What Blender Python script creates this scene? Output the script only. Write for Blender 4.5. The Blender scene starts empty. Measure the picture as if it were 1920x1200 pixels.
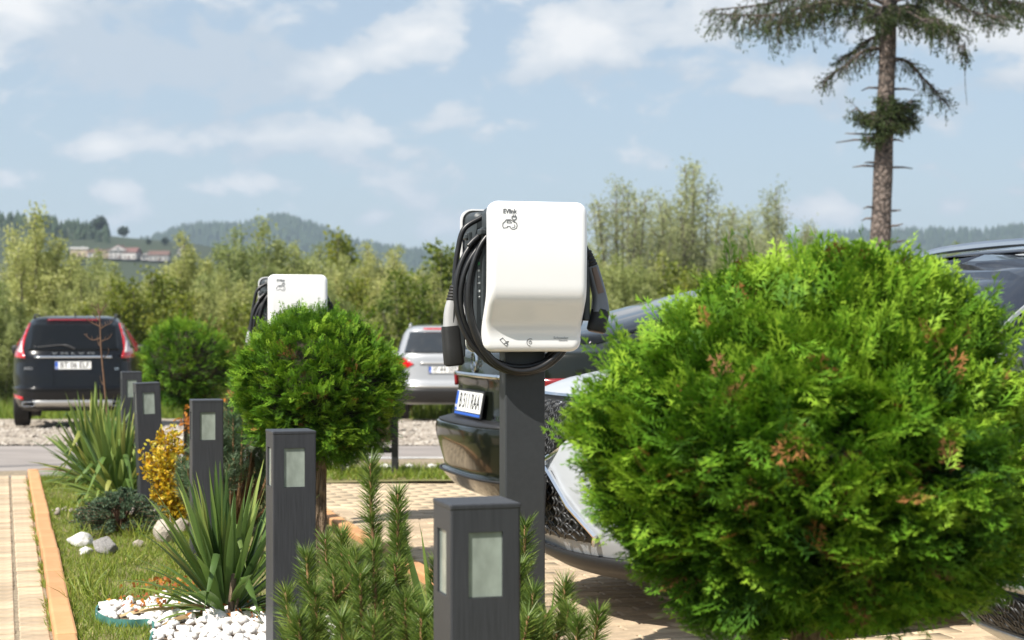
import bpy, bmesh, math, random
import numpy as np
from mathutils import Vector, Matrix

random.seed(7)
RNG = np.random.default_rng(11)
SC = bpy.context.scene
COL = SC.collection
PI = math.pi
R = math.radians

# ------------------------------------------------------------------ camera
CAMZ = 1.16
cam_d = bpy.data.cameras.new('camera')
cam = bpy.data.objects.new('camera', cam_d)
COL.objects.link(cam)
cam.location = (0, 0, CAMZ)
cam.rotation_euler = (R(90), 0, 0)
cam_d.sensor_width = 36.0
cam_d.lens = 60.0
cam_d.shift_y = 5 / 1920
cam_d.clip_start = 0.05
cam_d.clip_end = 12000
cam_d.dof.use_dof = True
cam_d.dof.focus_distance = 5.55
cam_d.dof.aperture_fstop = 5.2
SC.camera = cam

# ------------------------------------------------------------------ sun, sky, exposure
SUN_EL = R(50)
sh = Vector((-0.70, -0.714, 0)).normalized()
SUNV = Vector((sh.x * math.cos(SUN_EL), sh.y * math.cos(SUN_EL), math.sin(SUN_EL)))
sun_d = bpy.data.lights.new('sun', 'SUN')
sun = bpy.data.objects.new('sun', sun_d)
COL.objects.link(sun)
sun.location = SUNV * 60
sun.rotation_euler = SUNV.to_track_quat('Z', 'Y').to_euler()
sun_d.energy = 5.0
sun_d.angle = R(0.55)
sun_d.color = (1.0, 0.945, 0.86)

SC.view_settings.view_transform = 'Standard'
SC.view_settings.look = 'None'
SC.view_settings.gamma = 1.0
SC.view_settings.use_curve_mapping = False
SC.view_settings.exposure = 0.75

world = bpy.data.worlds.new('World')
SC.world = world
world.use_nodes = True


def build_sky():
    nt = world.node_tree
    nt.nodes.clear()
    N, LK = nt.nodes.new, nt.links.new

    def math_(op, a, b=None, c=None):
        n = N('ShaderNodeMath')
        n.operation = op
        for i, v in enumerate((a, b, c)):
            if v is None:
                continue
            if isinstance(v, (int, float)):
                n.inputs[i].default_value = v
            else:
                LK(v, n.inputs[i])
        return n.outputs[0]

    out = N('ShaderNodeOutputWorld')
    bg = N('ShaderNodeBackground')
    bg.inputs['Strength'].default_value = 0.084
    sky = N('ShaderNodeTexSky')
    sky.sky_type = 'NISHITA'
    sky.sun_disc = False
    sky.sun_elevation = SUN_EL
    sky.sun_rotation = math.atan2(SUNV.x, SUNV.y)
    sky.air_density = 1.0
    sky.dust_density = 0.8
    sky.ozone_density = 1.6
    tc = N('ShaderNodeTexCoord')
    sep = N('ShaderNodeSeparateXYZ')
    LK(tc.outputs['Generated'], sep.inputs[0])
    az = math_('ARCTAN2', sep.outputs[0], sep.outputs[1])
    el = math_('ARCSINE', sep.outputs[2])
    com = N('ShaderNodeCombineXYZ')
    LK(az, com.inputs[0])
    LK(el, com.inputs[1])
    # cloud banks: direction (px, py of the photograph -> angles), size, tilt, weight
    banks = [(60, 40, 190, 130, 0, 1.3), (300, 105, 380, 125, -6, .98), (640, 125, 330, 52, 17, 1.28),
             (790, 70, 120, 55, 20, 1.15), (500, 262, 240, 50, 3, 1.08), (460, 348, 150, 26, 0, .95),
             (208, 281, 66, 22, 0, .95), (48, 350, 80, 30, 4, .95), (225, 366, 90, 28, 8, .9),
             (1070, 85, 180, 80, -5, 1.28), (1260, 30, 260, 75, 0, 1.1), (1180, 130, 200, 40, 0, .8),
             (1480, 165, 140, 42, 3, .9), (1780, 60, 260, 90, 0, 1.05), (1840, 170, 200, 40, 0, .8),
             (840, 425, 120, 48, 14, .95), (700, 405, 70, 30, 10, .8), (1560, 395, 130, 36, 6, .85),
             (1905, 325, 70, 46, 10, .95), (1760, 392, 100, 30, 4, .8), (770, 290, 90, 28, 0, .7),
             (100, 450, 200, 20, 0, .6), (1120, 420, 60, 50, 0, .7)]
    acc = None
    for px, py, rx, ry, rot, wgt in banks:
        mp = N('ShaderNodeMapping')
        mp.vector_type = 'TEXTURE'
        mp.inputs['Location'].default_value = ((px - 960) / 3200, (605 - py) / 3200, 0)
        mp.inputs['Rotation'].default_value = (0, 0, R(rot))
        mp.inputs['Scale'].default_value = (rx / 3200, ry / 3200, 1)
        LK(com.outputs[0], mp.inputs['Vector'])
        ln = N('ShaderNodeVectorMath')
        ln.operation = 'LENGTH'
        LK(mp.outputs[0], ln.inputs[0])
        v = math_('MULTIPLY_ADD', ln.outputs['Value'], -0.62 * wgt, wgt)
        acc = v if acc is None else math_('MAXIMUM', acc, v)
    # general broken cloud for the rest of the sky
    mp2 = N('ShaderNodeMapping')
    mp2.inputs['Scale'].default_value = (2.6, 7.0, 1)
    mp2.inputs['Location'].default_value = (3.1, 1.7, 0)
    LK(com.outputs[0], mp2.inputs['Vector'])
    n0 = N('ShaderNodeTexNoise')
    n0.inputs['Scale'].default_value = 1.6
    n0.inputs['Detail'].default_value = 3
    LK(mp2.outputs[0], n0.inputs['Vector'])
    gen = math_('MULTIPLY_ADD', n0.outputs['Fac'], 1.5, -0.42)
    acc = math_('MAXIMUM', acc, gen)
    mp3 = N('ShaderNodeMapping')
    mp3.inputs['Scale'].default_value = (1.0, 1.75, 1)
    LK(com.outputs[0], mp3.inputs['Vector'])
    n1 = N('ShaderNodeTexNoise')
    n1.inputs['Scale'].default_value = 19
    n1.inputs['Detail'].default_value = 9
    n1.inputs['Roughness'].default_value = 0.56
    n1.inputs['Distortion'].default_value = 0.25
    LK(mp3.outputs[0], n1.inputs['Vector'])
    dens = math_('ADD', acc, math_('MULTIPLY_ADD', n1.outputs['Fac'], 2.7, -1.35))
    mr = N('ShaderNodeMapRange')
    mr.interpolation_type = 'SMOOTHSTEP'
    mr.inputs['From Min'].default_value = 0.36
    mr.inputs['From Max'].default_value = 0.70
    LK(dens, mr.inputs['Value'])
    # cloud colour: thin veil grey-blue, thick parts white, broad grey undersides
    n2 = N('ShaderNodeTexNoise')
    n2.inputs['Scale'].default_value = 6
    n2.inputs['Detail'].default_value = 4
    LK(mp3.outputs[0], n2.inputs['Vector'])
    ramp = N('ShaderNodeValToRGB')
    ramp.color_ramp.elements[0].position = 0.30
    ramp.color_ramp.elements[0].color = (4.15, 4.75, 5.4, 1)
    ramp.color_ramp.elements[1].position = 0.66
    ramp.color_ramp.elements[1].color = (7.3, 7.25, 7.2, 1)
    white = math_('ADD', math_('MULTIPLY', n2.outputs['Fac'], 0.45), math_('MULTIPLY', dens, 0.34))
    for px, py, rx, ry, rot, k in ((330, 125, 330, 130, -8, .75), (1120, 150, 260, 40, 0, .35), (1700, 190, 360, 50, 0, .3), (560, 300, 260, 40, 0, .25)):
        mp = N('ShaderNodeMapping')
        mp.vector_type = 'TEXTURE'
        mp.inputs['Location'].default_value = ((px - 960) / 3200, (605 - py) / 3200, 0)
        mp.inputs['Rotation'].default_value = (0, 0, R(rot))
        mp.inputs['Scale'].default_value = (rx / 3200, ry / 3200, 1)
        LK(com.outputs[0], mp.inputs['Vector'])
        ln = N('ShaderNodeVectorMath')
        ln.operation = 'LENGTH'
        LK(mp.outputs[0], ln.inputs[0])
        white = math_('SUBTRACT', white, math_('MAXIMUM', math_('MULTIPLY_ADD', ln.outputs['Value'], -k * .6, k * .6), 0.0))
    LK(white, ramp.inputs['Fac'])
    # pale blue of the clear sky: Nishita, lifted a little by thin high veil
    veil = N('ShaderNodeMixRGB')
    veil.inputs['Fac'].default_value = 0.55
    veil.inputs['Color2'].default_value = (3.85, 4.55, 5.25, 1)
    LK(sky.outputs[0], veil.inputs['Color1'])
    mix = N('ShaderNodeMixRGB')
    LK(math_('MULTIPLY', mr.outputs[0], 0.96), mix.inputs['Fac'])
    LK(veil.outputs[0], mix.inputs['Color1'])
    LK(ramp.outputs[0], mix.inputs['Color2'])
    LK(mix.outputs[0], bg.inputs['Color'])
    LK(bg.outputs[0], out.inputs['Surface'])


build_sky()

# ------------------------------------------------------------------ helpers
THETA = R(16.6)
CU = Vector((math.cos(THETA), math.sin(THETA), 0))     # across the planting strip, towards the parked cars
RV = Vector((-math.sin(THETA), math.cos(THETA), 0))    # along the row of bollards, away from the camera


def gz(y):
    if y < 13:
        return 0.0
    if y < 34:
        return -0.034 * (y - 13)
    return -0.714 - 0.3 * (1 - math.exp(-(y - 34) / 30))


def LOT(u, v, z=0.0):
    p = Vector((1.0, 0, 0)) + CU * u + RV * v
    return Vector((p.x, p.y, z))


def atp(px, py, Y):
    return Vector(((px - 960) / 3200 * Y, Y, CAMZ - (py - 605) / 3200 * Y))


def gp(px, Y):
    return Vector(((px - 960) / 3200 * Y, Y, gz(Y)))


def tag(o, label=None, cat=None, group=None, kind=None):
    for k, v in (('label', label), ('category', cat), ('group', group), ('kind', kind)):
        if v:
            o[k] = v
    return o


def link(o, parent=None):
    COL.objects.link(o)
    if parent is not None:
        o.parent = parent
    return o


def empty(name, loc=(0, 0, 0), rz=0.0):
    o = bpy.data.objects.new(name, None)
    o.empty_display_size = 0.1
    COL.objects.link(o)
    o.location = loc
    o.rotation_euler = (0, 0, rz)
    return o


def copy_tree(o, parent=None):
    c = o.copy()
    COL.objects.link(c)
    c.parent = parent
    for ch in [x for x in bpy.data.objects if x.parent == o]:
        copy_tree(ch, c)
    return c


def obj_from(name, me, parent=None, mats=()):
    o = bpy.data.objects.new(name, me)
    for m in mats:
        me.materials.append(m)
    return link(o, parent)


def mesh_np(name, V, F, tint=None, matidx=None, smooth=False):
    """V (n,3), F (m,4) or (m,3) integer arrays"""
    V = np.asarray(V, dtype=np.float32)
    F = np.asarray(F, dtype=np.int32)
    k = F.shape[1]
    me = bpy.data.meshes.new(name)
    me.vertices.add(len(V))
    me.vertices.foreach_set('co', V.ravel())
    me.loops.add(F.size)
    me.loops.foreach_set('vertex_index', F.ravel())
    me.polygons.add(len(F))
    me.polygons.foreach_set('loop_start', np.arange(0, F.size, k, dtype=np.int32))
    if smooth:
        me.polygons.foreach_set('use_smooth', np.ones(len(F), dtype=bool))
    if matidx is not None:
        me.polygons.foreach_set('material_index', np.asarray(matidx, dtype=np.int32))
    if tint is not None:
        a = me.attributes.new('tint', 'FLOAT', 'POINT')
        a.data.foreach_set('value', np.asarray(tint, dtype=np.float32))
    me.update(calc_edges=True)
    me.validate()
    return me


class NP:
    """collects quads as numpy arrays"""

    def __init__(s):
        s.V, s.F, s.T, s.M, s.n = [], [], [], [], 0

    def add(s, V, F, tint=0.5, mat=0):
        V = np.asarray(V, dtype=np.float32)
        F = np.asarray(F, dtype=np.int64)
        if F.shape[1] == 3:
            F = np.concatenate([F, F[:, 2:3]], axis=1)
        s.V.append(V)
        s.F.append(F + s.n)
        s.T.append(np.broadcast_to(np.asarray(tint, dtype=np.float32), (len(V),)))
        s.M.append(np.full(len(F), mat))
        s.n += len(V)

    def inst(s, tv, tf, Ms, Ts, tint, mat=0, vt=None):
        n, N_ = len(tv), len(Ts)
        V = np.einsum('nij,kj->nki', Ms, tv) + Ts[:, None, :]
        F = tf[None] + (np.arange(N_) * n)[:, None, None]
        t = np.repeat(np.asarray(tint, dtype=np.float32), n)
        if vt is not None:
            t = t + np.tile(vt, N_)
        s.add(V.reshape(-1, 3), F.reshape(-1, tf.shape[1]), t, mat)

    def tube(s, pts, rad, seg=6, tint=0.5, mat=0, cap=True):
        V, F = tube_np(pts, rad, seg, cap)
        s.add(V, F, tint, mat)

    def mesh(s, name, smooth=False):
        V, F = np.concatenate(s.V), np.concatenate(s.F)
        T, M = np.concatenate(s.T), np.concatenate(s.M)
        tri = F[:, 2] == F[:, 3]
        if tri.any():
            # keep one array: turn every quad into two triangles
            q = F[~tri]
            F2 = np.concatenate([F[tri][:, :3], q[:, [0, 1, 2]], q[:, [0, 2, 3]]])
            M2 = np.concatenate([M[tri], M[~tri], M[~tri]])
            return mesh_np(name, V, F2, T, M2, smooth)
        return mesh_np(name, V, F, T, M, smooth)


def tube_np(pts, rad, seg=6, cap=True):
    P = np.asarray([tuple(p) for p in pts], dtype=float)
    n = len(P)
    rad = np.broadcast_to(np.asarray(rad, dtype=float), (n,))
    T = np.gradient(P, axis=0)
    T /= np.linalg.norm(T, axis=1)[:, None] + 1e-12
    u = np.cross(T[0], (0.13, 0.31, 0.94))
    if np.linalg.norm(u) < 0.05:
        u = np.cross(T[0], (1, 0, 0))
    u /= np.linalg.norm(u)
    V = []
    a = np.arange(seg) / seg * 2 * PI
    for i in range(n):
        u = u - T[i] * np.dot(u, T[i])
        u /= np.linalg.norm(u) + 1e-12
        w = np.cross(T[i], u)
        V.append(P[i] + rad[i] * (np.cos(a)[:, None] * u + np.sin(a)[:, None] * w))
    V = np.concatenate(V)
    F = []
    for i in range(n - 1):
        for j in range(seg):
            k = (j + 1) % seg
            F.append((i * seg + j, i * seg + k, (i + 1) * seg + k, (i + 1) * seg + j))
    if cap:
        V = np.concatenate([V, P[:1], P[-1:]])
        c0, c1 = n * seg, n * seg + 1
        for j in range(seg):
            k = (j + 1) % seg
            F.append((c0, k, j, j) if False else (k, j, c0, c0))
            F.append(((n - 1) * seg + j, (n - 1) * seg + k, c1, c1))
    return V, np.asarray(F)


def smooth_path(pts, n=8):
    P = [Vector(p) for p in pts]
    P = [P[0] * 2 - P[1]] + P + [P[-1] * 2 - P[-2]]
    out = []
    for i in range(1, len(P) - 2):
        for k in range(n):
            t = k / n
            p0, p1, p2, p3 = P[i - 1], P[i], P[i + 1], P[i + 2]
            out.append(0.5 * ((2 * p1) + (p2 - p0) * t + (2 * p0 - 5 * p1 + 4 * p2 - p3) * t * t + (3 * p1 - p0 - 3 * p2 + p3) * t ** 3))
    out.append(P[-2])
    return out


def rot_axis(axis, spin=None, rng=None):
    """(N,3) unit axes -> (N,3,3) matrices whose z column is the axis"""
    ax = axis / (np.linalg.norm(axis, axis=1)[:, None] + 1e-9)
    N_ = len(ax)
    h = RNG.normal(size=(N_, 3))
    x = np.cross(h, ax)
    x /= np.linalg.norm(x, axis=1)[:, None] + 1e-9
    y = np.cross(ax, x)
    return np.stack([x, y, ax], axis=2)


class MB:
    """small modelling helper: boxes, prisms, lofts into one bmesh"""

    def __init__(s):
        s.bm = bmesh.new()

    def box(s, c, size, bevel=0.0, rot=None, mat=0, seg=2):
        r = bmesh.ops.create_cube(s.bm, size=1.0)
        vs = r['verts']
        M = Matrix.Diagonal((size[0], size[1], size[2], 1))
        if rot is not None:
            M = rot.to_4x4() @ M
        M = Matrix.Translation(c) @ M
        bmesh.ops.transform(s.bm, matrix=M, verts=vs)
        fs = {f for v in vs for f in v.link_faces}
        for f in fs:
            f.material_index = mat
        if bevel:
            es = {e for v in vs for e in v.link_edges}
            bmesh.ops.bevel(s.bm, geom=list(es), offset=bevel, segments=seg, affect='EDGES', profile=0.5)
        return s

    def poly(s, pts, thick, axis, mat=0):
        """prism from 3d polygon extruded along the vector axis*thick"""
        a = [s.bm.verts.new(p) for p in pts]
        d = Vector(axis) * thick
        b = [s.bm.verts.new(Vector(p) + d) for p in pts]
        n = len(a)
        f = [s.bm.faces.new(a[::-1]), s.bm.faces.new(b)]
        for i in range(n):
            f.append(s.bm.faces.new((a[i], a[(i + 1) % n], b[(i + 1) % n], b[i])))
        for q in f:
            q.material_index = mat
        return s

    def raw(s, V, F, mat=0):
        vs = [s.bm.verts.new(tuple(v)) for v in V]
        for f in F:
            f = list(dict.fromkeys(int(i) for i in f))
            if len(f) < 3:
                continue
            try:
                q = s.bm.faces.new([vs[i] for i in f])
                q.material_index = mat
                q.smooth = True
            except ValueError:
                pass
        return s

    def tube(s, pts, rad, seg=8, mat=0, cap=True):
        V, F = tube_np(pts, rad, seg, cap)
        return s.raw(V, F, mat)

    def lathe(s, prof, seg=24, origin=(0, 0, 0), axis='z', mat=0):
        V, F = [], []
        n = len(prof)
        for i in range(seg):
            a = 2 * PI * i / seg
            for r, h in prof:
                p = (r * math.cos(a), r * math.sin(a), h)
                if axis == 'y':
                    p = (p[0], p[2], p[1])
                elif axis == 'x':
                    p = (p[2], p[0], p[1])
                V.append((p[0] + origin[0], p[1] + origin[1], p[2] + origin[2]))
        for i in range(seg):
            k = (i + 1) % seg
            for j in range(n - 1):
                F.append((i * n + j, k * n + j, k * n + j + 1, i * n + j + 1))
        return s.raw(V, F, mat)

    def loft(s, rings, mat=0, caps=True):
        """rings: list of equally long point lists"""
        V = [p for r in rings for p in r]
        n = len(rings[0])
        F = []
        for i in range(len(rings) - 1):
            for j in range(n):
                k = (j + 1) % n
                F.append((i * n + j, i * n + k, (i + 1) * n + k, (i + 1) * n + j))
        s.raw(V, F, mat)
        if caps:
            s.bm.verts.ensure_lookup_table()
            m = len(s.bm.verts)
            a = [s.bm.verts[m - len(V) + j] for j in range(n)]
            b = [s.bm.verts[m - n + j] for j in range(n)]
            for q in (a[::-1], b):
                try:
                    f = s.bm.faces.new(q)
                    f.material_index = mat
                except ValueError:
                    pass
        return s

    def obj(s, name, mats, parent=None, smooth=None, loc=None, rz=0.0):
        bmesh.ops.recalc_face_normals(s.bm, faces=s.bm.faces[:])
        me = bpy.data.meshes.new(name)
        s.bm.to_mesh(me)
        s.bm.free()
        if not isinstance(mats, (list, tuple)):
            mats = [mats]
        if smooth is not None:
            me.polygons.foreach_set('use_smooth', np.full(len(me.polygons), smooth))
            if smooth:
                try:
                    me.set_sharp_from_angle(angle=R(38))
                except Exception:
                    pass
        o = obj_from(name, me, parent, mats)
        if loc is not None:
            o.location = loc
        o.rotation_euler.z = rz
        return o


def rrect(w, h, r, n=6):
    """rounded rectangle outline, centred, counter-clockwise"""
    pts = []
    for cx, cy, a0 in ((w / 2 - r, h / 2 - r, 0), (-w / 2 + r, h / 2 - r, 90), (-w / 2 + r, -h / 2 + r, 180), (w / 2 - r, -h / 2 + r, 270)):
        for i in range(n + 1):
            a = R(a0 + 90 * i / n)
            pts.append((cx + r * math.cos(a), cy + r * math.sin(a)))
    return pts


# ------------------------------------------------------------------ materials
MATS = {}


def new_mat(name):
    m = bpy.data.materials.new(name)
    m.use_nodes = True
    nt = m.node_tree
    b = nt.nodes['Principled BSDF']
    MATS[name] = m
    return m, nt, b


def mat(name, col, rough=0.5, metal=0.0, var=0.0, vscale=8.0, bump=0.0, bscale=60.0, coat=0.0, spec=0.5, stretch=(1, 1, 1), var2=None, detail=5.0, objrand=0.0, coords='Object', bdist=0.02):
    m, nt, b = new_mat(name)
    N, LK = nt.nodes.new, nt.links.new
    b.inputs['Base Color'].default_value = (*col, 1)
    b.inputs['Roughness'].default_value = rough
    b.inputs['Metallic'].default_value = metal
    b.inputs['Coat Weight'].default_value = coat
    b.inputs['Coat Roughness'].default_value = 0.04
    b.inputs['Specular IOR Level'].default_value = spec
    tc = N('ShaderNodeTexCoord')
    mp = N('ShaderNodeMapping')
    mp.inputs['Scale'].default_value = stretch
    LK(tc.outputs[coords], mp.inputs['Vector'])
    csock = None
    if var:
        nz = N('ShaderNodeTexNoise')
        nz.inputs['Scale'].default_value = vscale
        nz.inputs['Detail'].default_value = detail
        LK(mp.outputs[0], nz.inputs['Vector'])
        rp = N('ShaderNodeValToRGB')
        rp.color_ramp.elements[0].position = 0.3
        rp.color_ramp.elements[1].position = 0.7
        c2 = var2 if var2 else tuple(min(1, c * (1 + var)) for c in col)
        c1 = tuple(c * (1 - var) for c in col) if not var2 else col
        rp.color_ramp.elements[0].color = (*c1, 1)
        rp.color_ramp.elements[1].color = (*c2, 1)
        LK(nz.outputs['Fac'], rp.inputs['Fac'])
        csock = rp.outputs[0]
    if objrand:
        oi = N('ShaderNodeObjectInfo')
        mr = N('ShaderNodeMapRange')
        mr.inputs['To Min'].default_value = 1 - objrand
        mr.inputs['To Max'].default_value = 1 + objrand
        LK(oi.outputs['Random'], mr.inputs['Value'])
        mx = N('ShaderNodeMixRGB')
        mx.blend_type = 'MULTIPLY'
        mx.inputs['Fac'].default_value = 1
        if csock is not None:
            LK(csock, mx.inputs['Color1'])
        else:
            mx.inputs['Color1'].default_value = (*col, 1)
        LK(mr.outputs[0], mx.inputs['Color2'])
        csock = mx.outputs[0]
    if csock is not None:
        LK(csock, b.inputs['Base Color'])
    if bump:
        nb = N('ShaderNodeTexNoise')
        nb.inputs['Scale'].default_value = bscale
        nb.inputs['Detail'].default_value = 6
        LK(mp.outputs[0], nb.inputs['Vector'])
        bp = N('ShaderNodeBump')
        bp.inputs['Strength'].default_value = bump
        bp.inputs['Distance'].default_value = bdist
        LK(nb.outputs['Fac'], bp.inputs['Height'])
        LK(bp.outputs[0], b.inputs['Normal'])
    return m


def leafmat(name, stops, rough=0.5, transl=0.3, spec=0.35, objrand=0.0):
    """colour of each leaf from its own 'tint' value"""
    m, nt, b = new_mat(name)
    N, LK = nt.nodes.new, nt.links.new
    at = N('ShaderNodeAttribute')
    at.attribute_name = 'tint'
    rp = N('ShaderNodeValToRGB')
    el = rp.color_ramp.elements
    while len(el) < len(stops):
        el.new(0.5)
    for e, (p, c) in zip(el, stops):
        e.position = p
        e.color = (*c, 1)
    LK(at.outputs['Fac'], rp.inputs['Fac'])
    csock = rp.outputs[0]
    if objrand:
        oi = N('ShaderNodeObjectInfo')
        hs = N('ShaderNodeHueSaturation')
        mr = N('ShaderNodeMapRange')
        mr.inputs['To Min'].default_value = 0.5 - objrand * 0.12
        mr.inputs['To Max'].default_value = 0.5 + objrand * 0.08
        LK(oi.outputs['Random'], mr.inputs['Value'])
        LK(mr.outputs[0], hs.inputs['Hue'])
        mr2 = N('ShaderNodeMapRange')
        mr2.inputs['To Min'].default_value = 1 + objrand
        mr2.inputs['To Max'].default_value = 1 - objrand
        LK(oi.outputs['Random'], mr2.inputs['Value'])
        LK(mr2.outputs[0], hs.inputs['Value'])
        LK(csock, hs.inputs['Color'])
        csock = hs.outputs[0]
    LK(csock, b.inputs['Base Color'])
    b.inputs['Roughness'].default_value = rough
    b.inputs['Specular IOR Level'].default_value = spec
    tr = N('ShaderNodeBsdfTranslucent')
    LK(csock, tr.inputs['Color'])
    mx = N('ShaderNodeMixShader')
    mx.inputs['Fac'].default_value = transl
    LK(b.outputs[0], mx.inputs[1])
    LK(tr.outputs[0], mx.inputs[2])
    LK(mx.outputs[0], nt.nodes['Material Output'].inputs['Surface'])
    return m


def bark_mat(name, c1, c2, scale=10, stretch=(1, 1, .35), bump=1.0):
    m, nt, b = new_mat(name)
    N, LK = nt.nodes.new, nt.links.new
    tc = N('ShaderNodeTexCoord')
    mp = N('ShaderNodeMapping')
    mp.inputs['Scale'].default_value = stretch
    LK(tc.outputs['Object'], mp.inputs['Vector'])
    vo = N('ShaderNodeTexVoronoi')
    vo.feature = 'DISTANCE_TO_EDGE'
    vo.inputs['Scale'].default_value = scale
    nz = N('ShaderNodeTexNoise')
    nz.inputs['Scale'].default_value = scale * 0.7
    nz.inputs['Detail'].default_value = 8
    LK(mp.outputs[0], nz.inputs['Vector'])
    ad = N('ShaderNodeMixRGB')
    ad.inputs['Fac'].default_value = 0.12
    LK(mp.outputs[0], ad.inputs['Color1'])
    LK(nz.outputs['Color'], ad.inputs['Color2'])
    LK(ad.outputs[0], vo.inputs['Vector'])
    mul = N('ShaderNodeMath')
    mul.operation = 'MULTIPLY_ADD'
    mul.inputs[1].default_value = 2.2
    LK(vo.outputs['Distance'], mul.inputs[0])
    LK(nz.outputs['Fac'], mul.inputs[2])
    rp = N('ShaderNodeValToRGB')
    rp.color_ramp.elements[0].position = 0.42
    rp.color_ramp.elements[1].position = 0.95
    rp.color_ramp.elements[0].color = (*c1, 1)
    rp.color_ramp.elements[1].color = (*c2, 1)
    LK(mul.outputs[0], rp.inputs['Fac'])
    LK(rp.outputs[0], b.inputs['Base Color'])
    b.inputs['Roughness'].default_value = 0.9
    bp = N('ShaderNodeBump')
    bp.inputs['Strength'].default_value = bump
    bp.inputs['Distance'].default_value = 0.03
    LK(mul.outputs[0], bp.inputs['Height'])
    LK(bp.outputs[0], b.inputs['Normal'])
    return m


M = {}
M['meadow'] = mat('meadow', (.075, .095, .03), .95, var=.5, vscale=.35, var2=(.15, .14, .06), bump=.5, bscale=6)
M['lawn_soil'] = mat('lawn_soil', (.13, .135, .035), .95, var=.4, vscale=9, var2=(.20, .16, .075), bump=.6, bscale=40)
M['soil'] = mat('soil', (.14, .10, .065), .95, var=.4, vscale=20, bump=.8, bscale=60)
M['asphalt'] = mat('asphalt', (.265, .235, .215), .9, var=.16, vscale=1.4, bump=.35, bscale=180, detail=9)
M['gravel_bed'] = mat('gravel_bed', (.27, .225, .175), .95, var=.4, vscale=26, bump=.9, bscale=45, var2=(.42, .36, .29))
M['gravel'] = leafmat('gravel', [(0, (.16, .135, .11)), (.5, (.33, .285, .24)), (1, (.50, .46, .40))], .9, 0.0)
M['road_paint'] = mat('road_paint', (.72, .72, .70), .7, var=.12, vscale=14)
M['joint_sand'] = mat('joint_sand', (.25, .20, .135), .95, var=.35, vscale=30, bump=.5, bscale=120)
M['paver'] = mat('paver', (.42, .325, .22), .88, var=.18, vscale=18, bump=.35, bscale=120, objrand=.20, bdist=.004)
M['paver_far'] = mat('paver_far', (.47, .37, .245), .88, var=.22, vscale=3.2, bump=.3, bscale=120, bdist=.004)
M['kerb'] = mat('kerb', (.45, .225, .095), .85, var=.2, vscale=9, bump=.3, bscale=110, objrand=.08, bdist=.004, var2=(.52, .28, .13))
M['bollard'] = mat('bollard', (.027, .0285, .033), .46, var=.22, vscale=34, stretch=(6, 6, .25), bump=.15, bscale=90, bdist=.003, var2=(.042, .044, .051), spec=.4)
M['bollard_glass'] = mat('bollard_glass', (.24, .275, .245), .22, var=.32, vscale=22, coat=.3, stretch=(1, 1, .5))
M['post'] = mat('post', (.032, .035, .038), .45, var=.10, vscale=60, bump=.12, bscale=320, bdist=.002, spec=.5)
M['white_gloss'] = mat('white_gloss', (.87, .865, .86), .10, var=.012, vscale=7, coat=.5, spec=.55)
M['shell'] = mat('shell', (.035, .042, .046), .45, var=.1, vscale=40)
M['cable'] = mat('cable', (.013, .013, .014), .38, var=.2, vscale=30)
M['rubber'] = mat('rubber', (.012, .012, .012), .6)
M['plug_grey'] = mat('plug_grey', (.36, .36, .36), .35, var=.05)
M['plug_slate'] = mat('plug_slate', (.16, .17, .19), .35)
M['plug_face'] = mat('plug_face', (.16, .11, .085), .5)
M['print'] = mat('print', (.10, .10, .105), .5)
M['print_soft'] = mat('print_soft', (.30, .30, .31), .5)
M['sticker'] = mat('sticker', (.70, .72, .72), .4)
M['sticker_green'] = mat('sticker_green', (.03, .30, .06), .4)
M['glass_dark'] = mat('glass_dark', (.006, .007, .008), .03, spec=.28)
M['glass_cabin'] = mat('glass_cabin', (.022, .025, .028), .04, spec=.7, coat=.6)
M['tyre'] = mat('tyre', (.018, .017, .017), .8, bump=.3, bscale=80)
M['rim'] = mat('rim', (.45, .46, .47), .3, metal=.8)
M['chrome'] = mat('chrome', (.75, .77, .80), .12, metal=1.0)
M['satin'] = mat('satin', (.50, .50, .49), .35, metal=.7)
M['black_trim'] = mat('black_trim', (.014, .014, .015), .5)
M['lamp_red'] = mat('lamp_red', (.50, .008, .012), .12, coat=.8)
M['lamp_dark_red'] = mat('lamp_dark_red', (.20, .006, .010), .12, coat=.8)
M['lamp_clear'] = mat('lamp_clear', (.70, .66, .64), .1, coat=.8)
M['plate_white'] = mat('plate_white', (.80, .80, .78), .35)
M['plate_blue'] = mat('plate_blue', (.02, .10, .48), .4)
M['plate_text'] = mat('plate_text', (.012, .012, .012), .5)
M['rock'] = mat('rock', (.50, .44, .36), .9, var=.3, vscale=9, bump=.7, bscale=22)
M['rock_white'] = mat('rock_white', (.78, .76, .72), .85, var=.1, vscale=9, bump=.5, bscale=30)
M['rock_grey'] = mat('rock_grey', (.40, .38, .36), .9, var=.4, vscale=14, bump=.9, bscale=24)
M['pebble'] = mat('pebble', (.80, .77, .73), .6, var=.08, vscale=12, objrand=.10)
M['edging'] = mat('edging', (.045, .15, .13), .6, var=.4, vscale=20)
M['bin_wood'] = mat('bin_wood', (.085, .05, .032), .75, var=.35, vscale=20, stretch=(6, 6, .6))
M['black_metal'] = mat('black_metal', (.016, .016, .017), .5)
M['house_white'] = mat('house_white', (.50, .47, .45), .9, var=.06)
M['house_cream'] = mat('house_cream', (.58, .46, .32), .9, var=.08)
M['house_grey'] = mat('house_grey', (.42, .40, .38), .9, var=.1)
M['roof_red'] = mat('roof_red', (.15, .075, .065), .85, var=.2, vscale=1.5)
M['roof_brown'] = mat('roof_brown', (.13, .075, .06), .85, var=.2, vscale=1.5)
M['house_window'] = mat('house_window', (.05, .055, .06), .2)
M['hill_grass'] = mat('hill_grass', (.020, .034, .013), .95, var=.4, vscale=.012, var2=(.036, .046, .020), detail=8)
M['hill_wood'] = mat('hill_wood', (.022, .036, .016), .95, var=.4, vscale=.02)
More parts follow.
